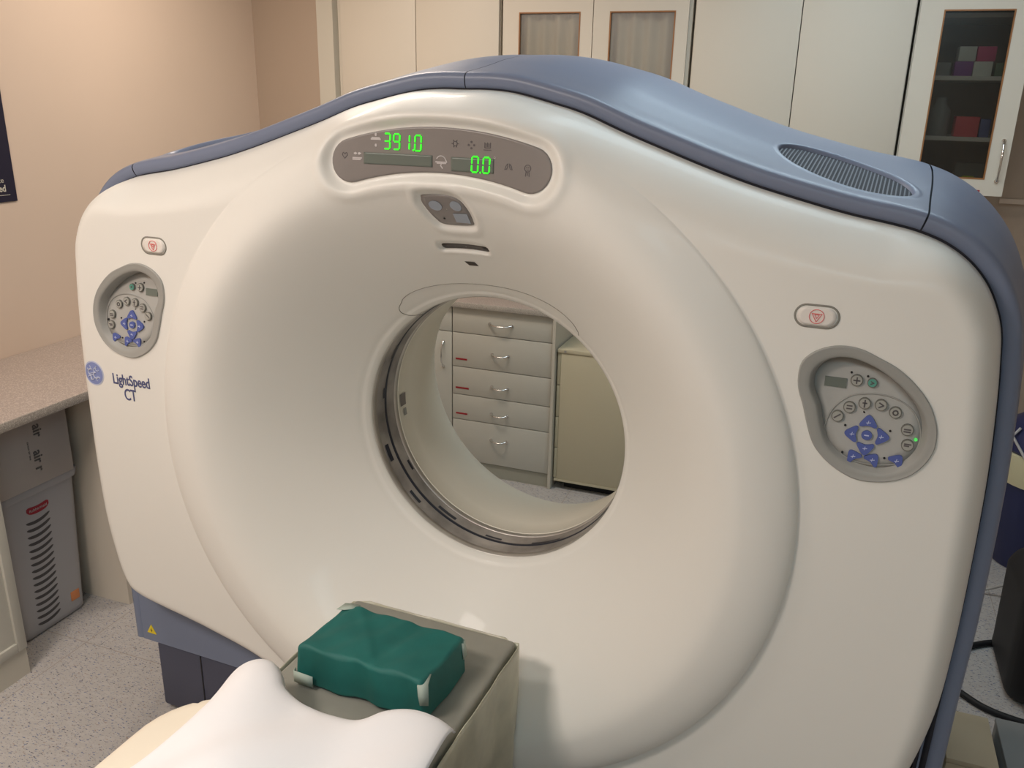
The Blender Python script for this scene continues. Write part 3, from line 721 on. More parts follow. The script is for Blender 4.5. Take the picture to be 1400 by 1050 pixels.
setp(pack, 'green cloth wrapped pack with pale tape at its corners, lying on the grey table pad', 'wrapped pack')
def tape(pts, name='tape_strip'):
    mb = MB(); n = len(pts) // 2
    V_ = pts; F_ = [(2 * i, 2 * i + 1, 2 * i + 3, 2 * i + 2) for i in range(n - 1)]
    mb.add(V_, F_); o = mb.build(name, ['tape'], pack, True, label='pale masking tape strip'); m_ = o.modifiers.new('s', 'SOLIDIFY'); m_.thickness = .0012; m_.offset = 0
z1 = ZT + .0945; z0 = ZT
tape([(-.154, -.345, z0 + .036), (-.154, -.345, z0 + .010), (-.152, -.3555, z0 + .036), (-.152, -.3555, z0 + .009), (-.130, -.3565, z0 + .036), (-.130, -.3570, z0 + .008), (-.104, -.3575, z0 + .036), (-.105, -.3580, z0 + .010)])
tape([(.128, -.322, z1 - .0045), (.146, -.312, z1 - .0060), (.135, -.350, z1 - .010), (.153, -.338, z1 - .010), (.139, -.3545, z1 - .030), (.1565, -.344, z1 - .030), (.143, -.355, z1 - .050), (.1575, -.346, z1 - .052)])
tape([(-.147, -.200, z1 - .0035), (-.143, -.1705, z1 - .0045), (-.128, -.199, z1 - .0005), (-.124, -.1695, z1 - .0015), (-.112, -.190, z1 + .0005), (-.104, -.1700, z1 + .0)])
tape([(.1535, -.190, z1 - .012), (.1585, -.190, z1 - .050), (.1530, -.172, z1 - .014), (.157, -.170, z1 - .052), (.140, -.1675, z1 - .014), (.142, -.1655, z1 - .052)])
# cream cushion at the foot end
cu_ = soft_box('head_cushion', -.300, .262, -1.35, -.475, ZT + .001, ZT + .062, .030, ['cushion_cream'], None, nx=30, ny=30,
               disp=lambda c: (0, 0, -.0) if True else 0)
for v in cu_.data.vertices:                # round the far corners in plan
    x, y = v.co.x, v.co.y; cx_ = -.019; R_ = .16
    dx = abs(x - cx_) - (.281 - R_); dy = (y + .475) + R_
    if dx > 0 and dy > 0:
        L = math.hypot(dx, dy); k_ = max(dx, dy) / L
        v.co.x = cx_ + math.copysign((.281 - R_) + dx * k_, x - cx_); v.co.y = -.475 - R_ + dy * k_
cu_.location = (GX, GY, 0); cu_.rotation_euler = (0, 0, RZ)
setp(cu_, 'cream cushion with rounded corner on the table, half hidden under the white sheet', 'cushion')
# white sheet
NA, NB = 90, 80
far = catmull([(-.214, -.452), (-.190, -.421), (-.150, -.414), (-.118, -.436), (-.085, -.462), (.0, -.468), (.080, -.470), (.118, -.437), (.160, -.418), (.200, -.409), (.243, -.407)], 9, closed=False)
fl = np.r_[0, np.cumsum(np.hypot(*np.diff(far, axis=0).T))]; fl /= fl[-1]
A = np.linspace(0, 1, NA); B = np.linspace(0, 1, NB)
FX = np.interp(A, fl, far[:, 0]); FY = np.interp(A, fl, far[:, 1])
Pm = np.zeros((NB, NA, 3))
for j, b in enumerate(B):
    y = FY * (1 - b) + (-1.30) * b + 0 * A
    xl = float(np.interp(b, [0, .05, .09, .14, .20, .27, .37, 1], [-.214, -.203, -.188, -.176, -.186, -.206, -.235, -.262])); xr = .243 + .028 * smooth01(np.array(b / .12)).item() + .05 * b
    x = FX * (1 - b) ** 3 + (1 - (1 - b) ** 3) * (xl + (xr - xl) * A)
    z = ZT + .088 + .022 * np.exp(-(((x + .165) / .050) ** 2 + ((y + .455) / .07) ** 2)) + .008 * np.sin(x * 19 + y * 7 + 1) + .006 * np.sin(x * 31 - y * 23)
    z += .020 * smooth01(np.array(b / .3)).item() * np.clip(1 - ((A - .45) / .5) ** 2, 0, 1)
    z -= .020 * math.exp(-b / .012) + .030 * np.exp(-A / .02) * (1 - math.exp(-b / .05)) + .012 * np.exp(-(1 - A) / .03)
    z += .003 * np.exp(-((x - .05 - (y + .45) * .6) / .03) ** 2) * math.exp(-b / .25)
    z -= .008 * np.exp(-((x + .075 + (y + .42) * .3) / .035) ** 2) * math.exp(-b / .1)
    Pm[j] = np.stack([x, y, z], -1)
sh = link('white_sheet', grid_mesh('white_sheet', Pm), ['sheet_white'], None, True, loc=(GX, GY, 0), rz=RZ)
md = sh.modifiers.new('s', 'SOLIDIFY'); md.thickness = .004; md.offset = -1
setp(sh, 'rumpled white sheet lying over the cream cushion in the foreground', 'sheet')

# ================================================================== ROOM
def R(v): return v * S
XL, XR, YB, YF, ZC = R(-2.79), 2.4, R(4.25), -1.6, 2.78
def struct(name, x0, x1, y0, y1, z0, z1, m): return bx(name, x0, x1, y0, y1, z0, z1, m, kind='structure')
fl_ = struct('floor', XL - .1, XR + .1, YF, YB + .1, -.1, 0, 'floor_vinyl')
struct('ceiling', XL - .1, XR + .1, YF, YB + .1, ZC, ZC + .1, 'ceiling_paint')
struct('wall_left', XL - .1, XL, YF, YB + .1, 0, ZC, 'wall_paint')
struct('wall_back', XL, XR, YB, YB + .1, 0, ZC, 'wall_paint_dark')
struct('wall_right', XR, XR + .1, YF, YB + .1, 0, ZC, 'wall_paint')
struct('wall_front', XL - .1, XR + .1, YF - .1, YF, -.1, ZC + .1, 'wall_paint')
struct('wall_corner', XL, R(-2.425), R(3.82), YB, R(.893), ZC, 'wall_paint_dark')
struct('trim_1', R(.66), XR, YB - .012, YB, R(1.43), R(1.45), 'wall_paint')

# handle made of a bowed bar
def handle(parent, x, y, z, L, vertical=False, out=.028):
    mb = MB(); pts = []
    for i in range(17):
        t = -1 + 2 * i / 16; b = out * (1 - abs(t) ** 2.6) + .003
        pts.append((x, y - b, z + t * L / 2) if vertical else (x + t * L / 2, y - b, z - .004 * (1 - t * t)))
    rr = [.0060 if abs(-1 + 2 * i / 16) > .8 else .0042 for i in range(17)]
    mb.tube(pts, rr, 8)
    for e in (-1, 1):
        p = (x, y, z + e * L / 2) if vertical else (x + e * L / 2, y, z)
        mb.tube([(p[0], p[1] + .001, p[2]), (p[0], p[1] - .006, p[2])], .008, 12)
    return mb.build('handle', ['chrome'], parent, auto=50, label='chrome handle')
# ---- upper cabinets; x and z-relative values from the survey at y = 3.84
YU = R(3.84); UB = R(1.49); UT = ZC - .08
def upper(x0, x1, label, group='upper cabinets on the back wall'):
    c = empty('upper_cabinet', ((x0 + x1) / 2, YU + .01, UB), label=label, cat='cabinet', group=group); ox, oy, oz = c.location
    x0 -= ox; x1 -= ox; t = .018; D0_ = .012; D1_ = YB - YU - .014; hgt = UT - UB
    mb = MB()
    mb.box(x0, x0 + t, D0_, D1_, 0, hgt); mb.box(x1 - t, x1, D0_, D1_, 0, hgt)
    mb.box(x0 + t, x1 - t, D0_, D1_, 0, t); mb.box(x0 + t, x1 - t, D0_, D1_, hgt - t, hgt)
    mb.build('carcass', ['laminate'], c)
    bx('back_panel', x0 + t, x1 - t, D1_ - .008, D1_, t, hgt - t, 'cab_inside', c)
    return c
def plain_door(c, x0, x1, hx=None):
    ox, oy, oz = c.location; g_ = .0018
    d = bx('door', x0 - ox + g_, x1 - ox - g_, -.010, .010, .002, UT - UB - .002, 'laminate', c, bev=.0015)
    if hx is not None: handle(d, hx - ox, -.010, .14, .12, True)
    return d
def glass_door(c, x0, x1, gx0, gx1, gz0, gz1, hx, gm, hz=None):
    ox, oy, oz = c.location; g_ = .0018; a, b = x0 - ox + g_, x1 - ox - g_; p, q = gx0 - ox, gx1 - ox; r_, s_ = gz0 - oz, gz1 - oz; T = UT - UB - .002
    mb = MB(); mb.box(a, p, -.010, .010, .002, T); mb.box(q, b, -.010, .010, .002, T); mb.box(p, q, -.010, .010, .002, r_); mb.box(p, q, -.010, .010, s_, T)
    d = mb.build('door', ['laminate'], c)
    mb = MB(); w_ = .0055
    mb.box(p, p + w_, -.0115, .006, r_, s_); mb.box(q - w_, q, -.0115, .006, r_, s_); mb.box(p + w_, q - w_, -.0115, .006, r_, r_ + w_); mb.box(p + w_, q - w_, -.0115, .006, s_ - w_, s_)
    mb.build('glass_bead', ['wood_bead'], d, label='orange brown wooden bead')
    bx('glass_pane', p + w_, q - w_, -.002, .002, r_ + w_, s_ - w_, gm, d)
    if hx is not None: handle(d, hx - ox, -.010, hz - oz, .155, True)
    return d
cA = upper(R(-2.335), R(-1.499), 'plain two-door upper cabinet above left end of the scanner')
xA = R(-1.913); plain_door(cA, R(-2.310), xA, xA - .05); plain_door(cA, xA, R(-1.500), xA + .05)
bx('filler_strip', R(-2.424), R(-2.337), YU - .025, YB - .01, UB, UT, 'laminate_edge', label='pale narrow filler panel between the dark wall and the plain cabinets', cat='panel')
cB = upper(R(-1.487), R(-.650), 'upper cabinet with two frosted glass doors above the middle of the scanner')
zt, zb_ = R(1.82 + .352), R(1.82 - .22)
xB = R(-1.070)
glass_door(cB, R(-1.484), xB, R(-1.407), R(-1.126), zb_, zt, xB - .04, 'glass_frosted', R(1.68)); glass_door(cB, xB, R(-.662), R(-.997), R(-.717), zb_, zt, xB + .04, 'glass_frosted', R(1.68))
ox, oy, oz = cB.location
xs = np.linspace(R(-1.46), R(-.68), 140); zz = [zb_ - .03, zt + .12]
Pm = np.array([[(x - ox, .035 + .012 * math.sin(x * 90) + .006 * math.sin(x * 37 + 1), z - oz) for x in xs] for z in zz])
cur = link('curtain', grid_mesh('curtain', Pm), ['curtain'], cB, True); md = cur.modifiers.new('s', 'SOLIDIFY'); md.thickness = .002
cC = upper(R(-.640), R(.196), 'plain two-door upper cabinet between the two glass-door cabinets')
xC = R(-.2175); plain_door(cC, R(-.636), xC, xC - .05); plain_door(cC, xC, R(.194), xC + .05)
cD = upper(R(.205), R(.605), 'upper cabinet with one clear glass door at the right end')
gz0, gz1 = R(1.82 - .267), R(1.82 + .344)
glass_door(cD, R(.207), R(.604), R(.291), R(.532), gz0, gz1, R(.573), 'glass_clear', R(1.82 - .195))
ox, oy, oz = cD.location
dD = [o for o in cD.children if o.name.startswith('door')][0]
bx('label_strip', R(.495) - ox, R(.523) - ox, -.0112, -.0098, R(1.506) - oz, R(1.513) - oz, 'red_label', dD, label='small red label strip')
SH = [R(1.82 + .112), R(1.82 - .112), R(1.82 + .335)]
for z in SH: bx('shelf', R(.205) + .019 - ox, R(.605) - .019 - ox, .03, YB - YU - .03, z - .016 - oz, z - oz, 'shelf_white', cD)
def item(name, x0, x1, z0, h, m, label, y=.05, d=.10, cat='box', group='cartons in the glass cabinet'):
    return bx(name, R(x0), R(x1), YU + .01 + y, YU + .01 + y + d, z0, z0 + h, m, None, bev=.002, label=label, cat=cat, group=group)
s1, s2, s3 = SH[0], SH[1], UB + .018
item('carton', .365, .428, s1, .055, 'violet', 'small violet carton at left of the stack on the top shelf, glass cabinet')
item('carton', .430, .495, s1, .055, 'box_white', 'small white carton on the top shelf, right of the violet one')
item('carton', .372, .432, s1 + .0555, .055, 'box_white', 'small white carton stacked on top of the violet one in the glass cabinet')
item('carton', .436, .500, s1 + .0555, .055, 'pink', 'small pink carton stacked on top beside a white one in the glass cabinet')
item('carton', .505, .545, s1, .050, 'green_dark', 'dark green carton at right end of the top shelf in the glass cabinet')
item('carton', .300, .350, s1, .050, 'box_grey', 'grey carton at left end of the top shelf in the glass cabinet')
item('carton', .402, .486, s2, .078, 'red', 'red carton on the lower shelf of the glass cabinet')
item('carton', .490, .525, s2, .070, 'navy', 'blue carton beside the red one on the lower shelf')
mb = MB(); cx_ = R(.345); mb.tube([(cx_, YU + .12, s2), (cx_, YU + .12, s2 + .10), (cx_, YU + .12, s2 + .125), (cx_, YU + .12, s2 + .15)], [.04, .04, .022, .020], 24)
mb.build('jar', ['box_grey'], auto=40, label='grey jar left of the red carton on the lower cabinet shelf', cat='jar')
mb = MB(); cx_ = R(.485); mb.tube([(cx_, YU + .10, s3), (cx_, YU + .10, s3 + .010), (cx_, YU + .10, s3 + .045), (cx_, YU + .10, s3 + .052)], [.020, .028, .028, .02], 24)
mb.build('pot', ['lime'], auto=40, label='small yellow green pot on the bottom of the glass cabinet', cat='pot')
item('envelope_stack', .44, .545, s3, .10, 'box_grey', 'pale grey package behind the yellow green pot in the glass cabinet', y=.16, d=.06, cat='package')

# ---- base cabinets behind the scanner
YD = R(3.67)
def base_unit(x0, x1, label):
    c = empty('base_cabinet', (R((x0 + x1) / 2), YD, 0), label=label, cat='cabinet', group='base cabinets behind the scanner'); ox = c.location.x
    a, b = R(x0) - ox, R(x1) - ox; D1_ = YB - YD - .01
    mb = MB(); top = R(.862)
    mb.box(a, a + .018, .020, D1_, .07, top); mb.box(b - .018, b, .020, D1_, .07, top); mb.box(a + .018, b - .018, .022, D1_, .07, .088); mb.box(a + .018, b - .018, D1_ - .01, D1_, .088, top)
    mb.build('carcass', ['laminate_grey'], c)
    bx('kickboard', a, b, .008, .024, 0, R(.069), 'kick_grey', c)
    return c
def front(c, nm, x0, x1, z0, z1, hx=None, hz=None, vert=False, L=.085, lab=None):
    ox = c.location.x; g_ = .0018
    d = bx(nm, R(x0) - ox + g_, R(x1) - ox - g_, 0, .018, R(z0) + g_, R(z1) - g_, 'laminate_grey', c, bev=.0015)
    if hx: handle(d, R(hx) - ox, 0, R(hz), L, vert)
    if lab: bx('label_strip', R(lab[0]) - ox, R(lab[1]) - ox, -.0012, .001, R(lab[2]), R(lab[2] + .0085), 'red_label', d, label='small red label strip')
    return d
zsplit = [.862, .737, .565, .422, .291, .072]
cF = base_unit(-1.653, -1.142, 'pale cabinet with five drawers seen through the scanner bore')
hz = [.797, .648, .484, .344, .208]
labs = [None, (-1.635, -1.575, .600), (-1.635, -1.565, .452), (-1.633, -1.572, .318), None]
for i in range(5): front(cF, 'drawer', -1.653, -1.143, zsplit[i + 1], zsplit[i], -1.402, hz[i], L=(.115 if i == 0 else .085), lab=labs[i])
bx('end_panel', R(-1.141) - cF.location.x, R(-1.127) - cF.location.x, -.012, YB - YD - .01, 0, R(.862), 'laminate_edge', cF)
cE = base_unit(-2.20, -1.655, 'pale cabinet with a drawer over one door, left of the five drawers')
front(cE, 'drawer', -2.20, -1.655, .737, .862, -1.93, .797, L=.115); front(cE, 'door', -2.20, -1.655, .072, .737, -1.700, .620, True, L=.13, lab=(-1.80, -1.765, .705))
wt = MB(); wt.box(R(-2.24), R(-1.122), YD - .02, YB - .001, R(.864), R(.892), bev=.004)
o = wt.build('worktop', ['counter_laminate', 'counter_edge'], auto=35, label='speckled worktop on the pale cabinets behind the scanner', cat='worktop')
for p in o.data.polygons:
    if abs(p.normal.z) < .5: p.material_index = 1
# ---- filing cabinet
fc = empty('filing_cabinet', (R(-.82), R(3.68), 0), label='cream metal filing cabinet standing right of the drawers, seen through the bore', cat='filing cabinet')
ox = fc.location.x; a, b = R(-1.103) - ox, R(-.52) - ox; z0_, z1_ = R(.055), R(.694)
bx('body', a, b, 0, R(.42), z0_, z1_, 'file_metal', fc, bev=.003)
bx('top_panel', a - .018, b + .004, -.004, R(.42) + .004, z1_ + .0005, z1_ + .020, 'file_metal', fc, bev=.003)
for i in range(4):
    za = z0_ + (z1_ - z0_) * i / 4; zb2 = z0_ + (z1_ - z0_) * (i + 1) / 4
    d = bx('drawer', a - .0175, a - .001, .004, R(.42) - .004, za + .002, zb2 - .002, 'file_metal', fc, bev=.002)
bx('bottom_rail', a - .012, b + .001, -.003, .010, z0_ - .012, z0_ - .0005, 'file_metal', fc)
bx('plinth', a + .03, b - .03, .04, R(.40), 0, z0_ - .0125, 'black', fc)  # black stands in for the shadow gap under the raised cabinet
mb = MB(); mb.tube([(a + .022, -.0045, z1_ + .010), (a + .022, -.007, z1_ + .010)], .006, 14); mb.build('lock', ['steel'], fc, auto=40)

# ---- left worktop with cupboard, hamper and carton
XC = R(-2.231)
wt = MB(); wt.box(XL + .001, XC, .55, YD - .05, R(.838), R(.8695), bev=.004)
o = wt.build('worktop', ['counter_laminate', 'counter_edge'], auto=35, label='long speckled worktop along the left wall', cat='worktop')
for p in o.data.polygons:
    if abs(p.normal.z) < .5: p.material_index = 1
# closed unit behind, its end panel faces the camera
c = empty('base_cabinet', (R(-2.5), R(2.106), 0), label='cabinet with a plain beige end panel under the left worktop, behind the hamper', cat='cabinet'); ox, oy, _ = c.location
bx('end_panel', XL + .002 - ox, R(-2.262) - ox, 0, .018, .0, R(.836), 'laminate', c)
bx('body', XL + .002 - ox, R(-2.285) - ox, .0185, 1.45, .07, R(.836), 'laminate', c)
bx('kickboard', XL + .002 - ox, R(-2.30) - ox, .0185, 1.45, 0, .0695, 'laminate_edge', c)
for i in range(2): bx('door', R(-2.284) - ox, R(-2.264) - ox, .020 + i * .71, .726 + i * .71, .072, R(.835), 'laminate', c, bev=.0015)
# near cupboard
c = empty('base_cabinet', (R(-2.5), .62, 0), label='cream cupboard with a framed door at the left edge, nearest the camera', cat='cabinet'); ox, oy, _ = c.location
Y1 = R(1.683); xf = R(-2.262)
bx('body', XL + .002 - ox, xf - .022 - ox, 0, Y1 - oy, .10, R(.836), 'laminate', c)
bx('kickboard', XL + .002 - ox, xf - .008 - ox, 0, Y1 - .004 - oy, 0, .0995, 'laminate_edge', c)
for i in range(2):
    ya = .003 + i * (Y1 - oy) / 2; yb_ = (i + 1) * (Y1 - oy) / 2 - .003
    mb = MB(); x0_, x1_ = xf - .0215 - ox, xf - ox; fz0, fz1 = .102, R(.834); fw = .034
    mb.box(x0_, x1_, ya, ya + fw, fz0, fz1, bev=.003); mb.box(x0_, x1_, yb_ - fw, yb_, fz0, fz1, bev=.003); mb.box(x0_, x1_, ya + fw, yb_ - fw, fz0, fz0 + fw, bev=.003); mb.box(x0_, x1_, ya + fw, yb_ - fw, fz1 - fw, fz1, bev=.003)
    mb.box(x0_, x0_ + .012, ya + fw - .002, yb_ - fw + .002, fz0 + fw - .002, fz1 - fw + .002)
    mb.build('door', ['laminate_grey'], c, auto=35)
# hamper
hx0, hx1, hy0, hy1 = R(-2.66), R(-2.385), R(1.745), R(2.075)
hm = empty('laundry_hamper', ((hx0 + hx1) / 2, (hy0 + hy1) / 2, 0), label='tall grey plastic hamper with curved slots standing under the left worktop', cat='hamper')
ox, oy, _ = hm.location; TOPZ = R(.555)
def rrect(hx, hy, r, n=10):
    o_ = []
    for sx, sy, a0 in ((1, 1, 0), (-1, 1, 90), (-1, -1, 180), (1, -1, 270)):
        for a in np.linspace(a0, a0 + 90, n): o_.append((sx * (hx - r) + r * math.cos(math.radians(a)), sy * (hy - r) + r * math.sin(math.radians(a))))
    return o_
HX, HY = (hx1 - hx0) / 2, (hy1 - hy0) / 2
def hs(z): return .85 + .15 * (z / TOPZ)
rows = []
lv = [(.004, .96), (0.010, 1.)] + [(z, 1.) for z in np.linspace(.03, TOPZ - .03, 24)] + [(TOPZ - .03, 1.0), (TOPZ - .028, 1.06), (TOPZ - .006, 1.075), (TOPZ, 1.06), (TOPZ, 1.02), (TOPZ - .02, .98)]
for z, k_ in lv: rows.append([(x * hs(z) * k_, y * hs(z) * k_, z) for x, y in rrect(HX, HY, .045)])
rows.append([(x * hs(TOPZ) * .95 * .9, y * hs(TOPZ) * .95 * .9, .02) for x, y in rrect(HX, HY, .045)])
rows.insert(0, [(x * .5, y * .5, .004) for x, y in rrect(HX, HY, .045)])
me = grid_mesh('body', np.array(rows), closed=True); sharp(me, 50)
body = link('body', me, ['hamper_grey'], hm)
bm = bmesh.new(); bm.from_mesh(me); bmesh.ops.recalc_face_normals(bm, faces=bm.faces[:]); bm.to_mesh(me); bm.free()
mb = MB()
for i in range(16):
    zc_ = R(.430) - i * R(.0257); V_ = []; n = 14; yc = -.016 - .0006 * i
    for j in range(n + 1):
        t = -1 + 2 * j / n; y = yc + t * .049; z = zc_ + .010 * t * t - .005 + .004 * t; hh = .0058 * math.sqrt(max(.06, 1 - t ** 6)); x = HX * hs(z) + .0008
        V_ += [(x, y, z - hh), (x, y, z + hh)]
    mb.add(V_, [(2 * j, 2 * j + 2, 2 * j + 3, 2 * j + 1) for j in range(n)])
o = mb.build('slots', ['slot_dark'], hm); md = o.modifiers.new('s', 'SOLIDIFY'); md.thickness = .0012
V_ = []; n = 12; mb = MB()
for j in range(n + 1):
    t = -1 + 2 * j / n; hh = .0135 * math.sqrt(max(.2, 1 - t ** 8)); z = R(.468) + .008 * t * t
    V_ += [(HX * hs(z) + .0018, -.012 + t * .045, z - hh), (HX * hs(z) + .0018, -.012 + t * .045, z + hh)]
mb.add(V_, [(2 * j, 2 * j + 2, 2 * j + 3, 2 * j + 1) for j in range(n)]); o = mb.build('brand_plate', ['hamper_red'], hm, label='dark red brand plate'); md = o.modifiers.new('s', 'SOLIDIFY'); md.thickness = .002
def wall_text(name, body_, size, x, y, z, m, parent, rot=0., xs=1., bold=0.):
    me = text_mesh(body_, size, bold, xs)
    for v in me.vertices:
        a, b = v.co.x, v.co.y; A_ = a * math.cos(rot) - b * math.sin(rot); B_ = a * math.sin(rot) + b * math.cos(rot); v.co = Vector((x + v.co.z, y + A_, z + B_))
    return link(name, me, [m], parent)
wall_text('brand_lettering', 'Rubbermaid', .015, HX * hs(R(.468)) + .0032, -.012, R(.468) + .003, 'icon_light', hm)
bx('orange_sticker', HX * .86, HX * .86 + .004, .075, .112, .055, .092, 'orange', hm, bev=.001, label='orange sticker')
# carton on the hamper
cb = empty('cardboard_box', ((R(-2.37) + R(-2.66)) / 2, R(1.90), TOPZ + .001), label='grey printed cardboard box sitting on the hamper', cat='box')
ox, oy, oz = cb.location; bw = R(.145); bd = R(.150); bh = R(.235)
bx('box_body', -bw, bw, -bd, bd, 0, bh, 'carton', cb, bev=.002)
bx('box_tape', -.03, .03, -bd - .001, bd + .001, bh, bh + .0008, 'tape', cb)
wall_text('printed_word', 'air', .050, bw + .0008, .030, bh * .80, 'carton_print', cb, -PI / 2 + .0, .9, .001)
wall_text('printed_word', 'air r', .050, bw + .0008, .018, bh * .36, 'carton_print', cb, -PI / 2, .9, .001)
wall_text('printed_word', 'carton air line', .012, bw + .0008, -.012, bh * .55, 'carton_print', cb, -PI / 2, 1., .0)
# poster
ps = empty('poster', (XL + .001, R(2.00), R(1.424)), label='dark navy poster on the left wall at the edge of the photo', cat='poster')
bx('sheet', 0, .004, -.30, R(2.345) - R(2.00), 0, .62, 'poster_navy', ps)
ye = R(2.345) - R(2.0)
wall_text('printed_word', 'conference', .026, .005, ye - .105, .078, 'poster_text', ps)
wall_text('printed_word', 'registered', .034, .005, ye - .105, .048, 'poster_text', ps, 0, .9, .0008)
bx('underline', .004, .0046, ye - .19, ye - .028, .024, .0256, 'poster_text', ps)

# ---- right side clutter
bn = empty('waste_bin', (R(.975), R(3.80), 0), label='dark blue bin with a cream collar standing right of the scanner', cat='bin')
def lathe(name, prof, mats, parent, n=36, **k):
    P = np.array([[(r * math.cos(t), r * math.sin(t), z) for t in np.arange(n) / n * 2 * PI] for r, z in prof]); me = grid_mesh(name, P, closed=True)
    o = link(name, me, mats, parent, **k); bm = bmesh.new(); bm.from_mesh(me); bmesh.ops.recalc_face_normals(bm, faces=bm.faces[:]); bm.to_mesh(me); bm.free(); sharp(me, 45); return o
lathe('body', [(.001, .002), (.165, .002), (.17, .01), (.205, R(.375))], ['bin_blue'], bn)
lathe('collar', [(.205, R(.375)), (.214, R(.378)), (.222, R(.45)), (.215, R(.50)), (.20, R(.505))], ['lid_cream'], bn)
lathe('bag', [(.202, R(.50)), (.212, R(.515)), (.19, R(.60)), (.12, R(.65)), (.001, R(.66))], ['bin_blue'], bn)
mb = MB(); mb.tube([(-.17, -.10, R(.61)), (-.19, -.09, R(.57)), (-.14, -.17, R(.50)), (-.10, -.20, R(.45))], .006, 8); mb.build('bag_tie', ['icon_light'], bn, True)
vb = lathe('bag', [(.001, 0), (.11, .0), (.125, .03), (.12, .16), (.08, .22), (.03, .25), (.001, .25)], ['bag_violet'], None, label='violet plastic bag on a dark stool beside the blue bin', cat='bag')
vb.location = (R(1.235), R(4.095), R(.60) + .001)
st = empty('stool', (R(1.235), R(4.095), 0), label='dark stool carrying the violet bag right of the scanner', cat='stool')
lathe('seat', [(.001, R(.60)), (.15, R(.60)), (.155, R(.585)), (.15, R(.56)), (.001, R(.56))], ['black'], st)
for k_ in range(4):
    a = PI / 4 + k_ * PI / 2; mb = MB(); mb.tube([(.11 * math.cos(a), .11 * math.sin(a), R(.56)), (.15 * math.cos(a), .15 * math.sin(a), 0)], .012, 10); mb.build('leg', ['black'], st, auto=50)
# black bag
bg = empty('holdall', (R(.90), R(2.88), 0), label='black bag standing on the floor at the right edge of the photo', cat='bag')
bo = soft_box('body', -.205, .22, -.18, .20, .0, .43, .06, ['black'], bg, nx=14, ny=14, disp=lambda c: (.02 * math.sin(c.z * 18) * (1 if c.x < 0 else -.5), .012 * math.sin(c.x * 20 + c.z * 9), 0))
mb = MB(); mb.tube([(x * .01, 0, .42 + .09 * math.sin((x + 10) / 20 * PI)) for x in range(-10, 11)], .011, 8); mb.build('strap', ['black'], bg, True)
# boxes at the bottom right
c = empty('storage_box', (R(.556), R(2.355), 0), label='cream lidded box on the floor beside the scanner at bottom right', cat='box', group='storage boxes')
bx('body', -.067, .067, -.115, .115, 0, .092, 'box_cream', c, bev=.003); bx('lid', -.069, .069, -.117, .117, .093, .110, 'box_cream', c, bev=.004)
c = empty('storage_box', (R(.712), R(2.365), 0), label='grey lidded box on the floor right of the cream box', cat='box', group='storage boxes')
bx('body', -.067, .075, -.115, .13, 0, .084, 'box_grey', c, bev=.003); bx('lid', -.069, .077, -.117, .132, .085, .101, 'box_grey', c, bev=.004)
def cable(name, pts, r, m, label):
    P = catmull([(R(x), R(y), R(z) if z > .02 else r + .0006) for x, y, z in pts], 8, closed=False); mb = MB(); mb.tube([tuple(p) for p in P], r, 8)
    mb.build(name, [m], None, True, label=label, cat='cable', group=('black cables on the floor' if m == 'black' else 'grey leads'))
cable('cable', [(.44, 2.87, 0), (.53, 2.90, 0), (.62, 2.975, 0), (.72, 3.05, 0), (.85, 3.10, 0), (.98, 3.12, 0)], .011, 'black', 'black cable on the floor, farthest of the three black ones beside the scanner')
cable('cable', [(.42, 2.79, 0), (.50, 2.775, 0), (.58, 2.715, 0), (.65, 2.655, 0), (.74, 2.625, 0), (.88, 2.615, 0), (1.05, 2.64, 0)], .011, 'black', 'black cable on the floor, middle one beside the scanner running under the black bag')
cable('cable', [(.36, 2.64, 0), (.48, 2.605, 0), (.53, 2.575, 0), (.565, 2.54, 0), (.585, 2.495, 0)], .012, 'black', 'short black cable on the floor, nearest one behind the cream box')
cable('power_lead', [(.60, 3.45, 0), (.70, 3.42, .02), (.80, 3.42, .05), (.88, 3.40, .12), (.96, 3.36, .24), (1.05, 3.34, .30)], .006, 'cable_grey', 'grey lead rising to the right from behind the scanner')
cable('power_lead', [(.76, 3.17, 0), (.80, 3.30, 0), (.83, 3.50, 0), (.86, 3.53, .10), (.93, 3.48, .22), (1.05, 3.44, .28)], .005, 'cable_grey', 'thin grey lead hanging down to the floor beside the blue bin')

# ================================================================== LIGHT
def area(name, loc, size, power, col, rot=(0, 0, 0), shape='RECTANGLE', spread=PI):
    l = bpy.data.lights.new(name, 'AREA'); l.shape = shape; l.size = size[0]; l.size_y = size[1]; l.energy = power; l.color = col; l.spread = spread
    o = bpy.data.objects.new(name, l); C.objects.link(o); o.location = loc; o.rotation_euler = rot; return o
def ceiling_panel(x, y, sx, sy, power, col, label, es):
    m = bpy.data.materials.new('diffuser'); m.use_nodes = True; b = m.node_tree.nodes['Principled BSDF']; b.inputs['Emission Color'].default_value = (*col, 1); b.inputs['Emission Strength'].default_value = es; MAT['diffuser_' + str(x)] = m
    c = empty('ceiling_light', (x, y, ZC - .001), label=label, cat='ceiling light', group='ceiling lights')
    mb = MB(); t = .025
    mb.box(-sx / 2 - t, sx / 2 + t, -sy / 2 - t, -sy / 2, -.03, 0); mb.box(-sx / 2 - t, sx / 2 + t, sy / 2, sy / 2 + t, -.03, 0); mb.box(-sx / 2 - t, -sx / 2, -sy / 2, sy / 2, -.03, 0); mb.box(sx / 2, sx / 2 + t, -sy / 2, sy / 2, -.03, 0)
    mb.build('frame', ['ceiling_paint'], c)
    bx('diffuser', -sx / 2, sx / 2, -sy / 2, sy / 2, -.012, -.004, 'diffuser_' + str(x), c)
    area('lamp', (x, y, ZC - .035), (sx, sy), power, col)
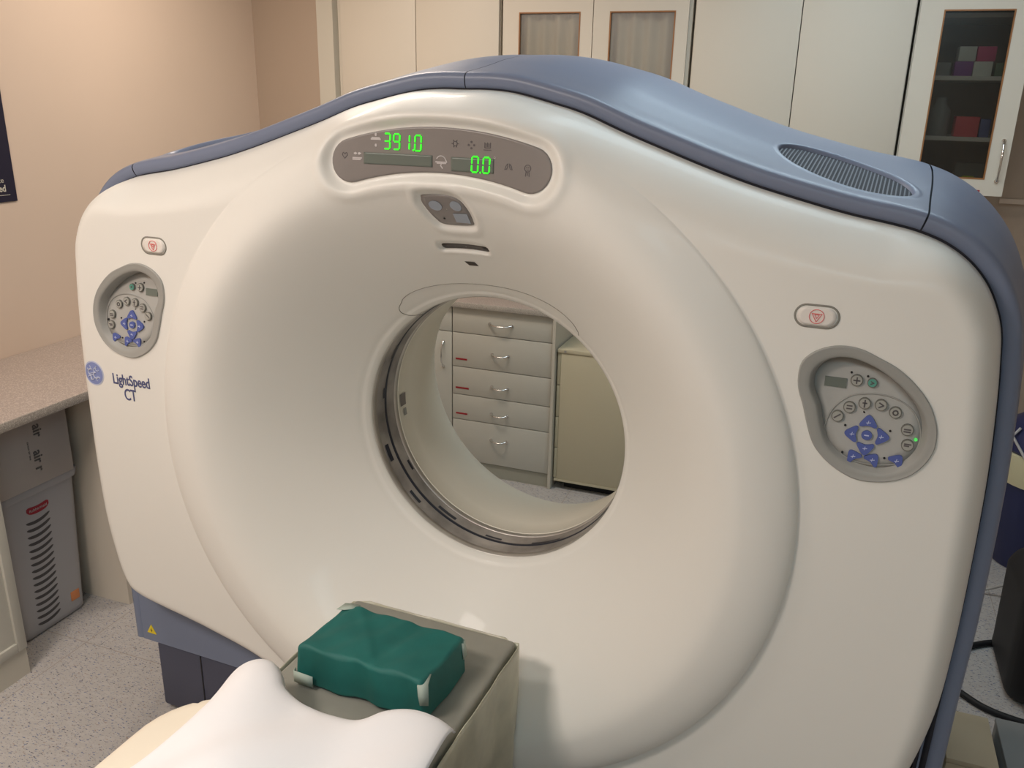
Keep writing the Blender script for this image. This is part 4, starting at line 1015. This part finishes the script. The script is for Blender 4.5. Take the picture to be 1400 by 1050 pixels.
ceiling_panel(-1.85, .80, .45, .25, 8, (1., .92, .84), 'small warm ceiling light above the foot of the patient table', 3)
ceiling_panel(-1.58, -.15, .60, .40, 37, (1., .87, .78), 'square warm ceiling light left of and behind the camera', 3)
ceiling_panel(-1.9, 2.85, 1.0, .30, 19, (1., .86, .73), 'warm ceiling light near the left back corner of the room', 3)
ceiling_panel(.15, 3.05, 1.2, .35, 8, (.74, .91, 1.), 'cool ceiling light behind the scanner', 3)
ceiling_panel(-.15, 2.25, .9, .30, 4, (.70, .90, 1.), 'added cool fill light above the scanner, brightening its blue top', 3)  # added lamp, no such source there; lifts the blue top cover
ceiling_panel(.3, -.75, 1.2, .60, 10, (.55, .85, 1.), 'added cool fill light behind the camera, out of view', 3)  # unseen fill lamp, added to brighten the funnel and front cover
w = bpy.data.worlds.new('w'); bpy.context.scene.world = w; w.use_nodes = True
w.node_tree.nodes['Background'].inputs[0].default_value = (.5, .5, .5, 1); w.node_tree.nodes['Background'].inputs[1].default_value = .1

# ================================================================== CAMERA
cam = bpy.data.cameras.new('camera'); co = bpy.data.objects.new('camera', cam); C.objects.link(co)
yaw, pitch, roll = math.radians(20.058), math.radians(18.508), math.radians(1.267)
f = Vector((-math.sin(yaw) * math.cos(pitch), math.cos(yaw) * math.cos(pitch), -math.sin(pitch)))
r = Vector((math.cos(yaw), math.sin(yaw), 0)); u = r.cross(f)
r2 = r * math.cos(roll) + u * math.sin(roll); u2 = r2.cross(f)
M = Matrix(((r2.x, u2.x, -f.x, 0), (r2.y, u2.y, -f.y, 0), (r2.z, u2.z, -f.z, H), (0, 0, 0, 1)))
co.matrix_world = M
cam.sensor_fit = 'HORIZONTAL'; cam.sensor_width = 36; cam.lens = 1172.93 / 1400 * 36; cam.clip_start = .01
sc_ = bpy.context.scene; sc_.camera = co
sc_.view_settings.view_transform = 'Standard'; sc_.view_settings.look = 'None'; sc_.view_settings.gamma = 1; sc_.view_settings.exposure = 0.0
sc_.cycles.use_denoising = True
sc_.cycles.max_bounces = 8
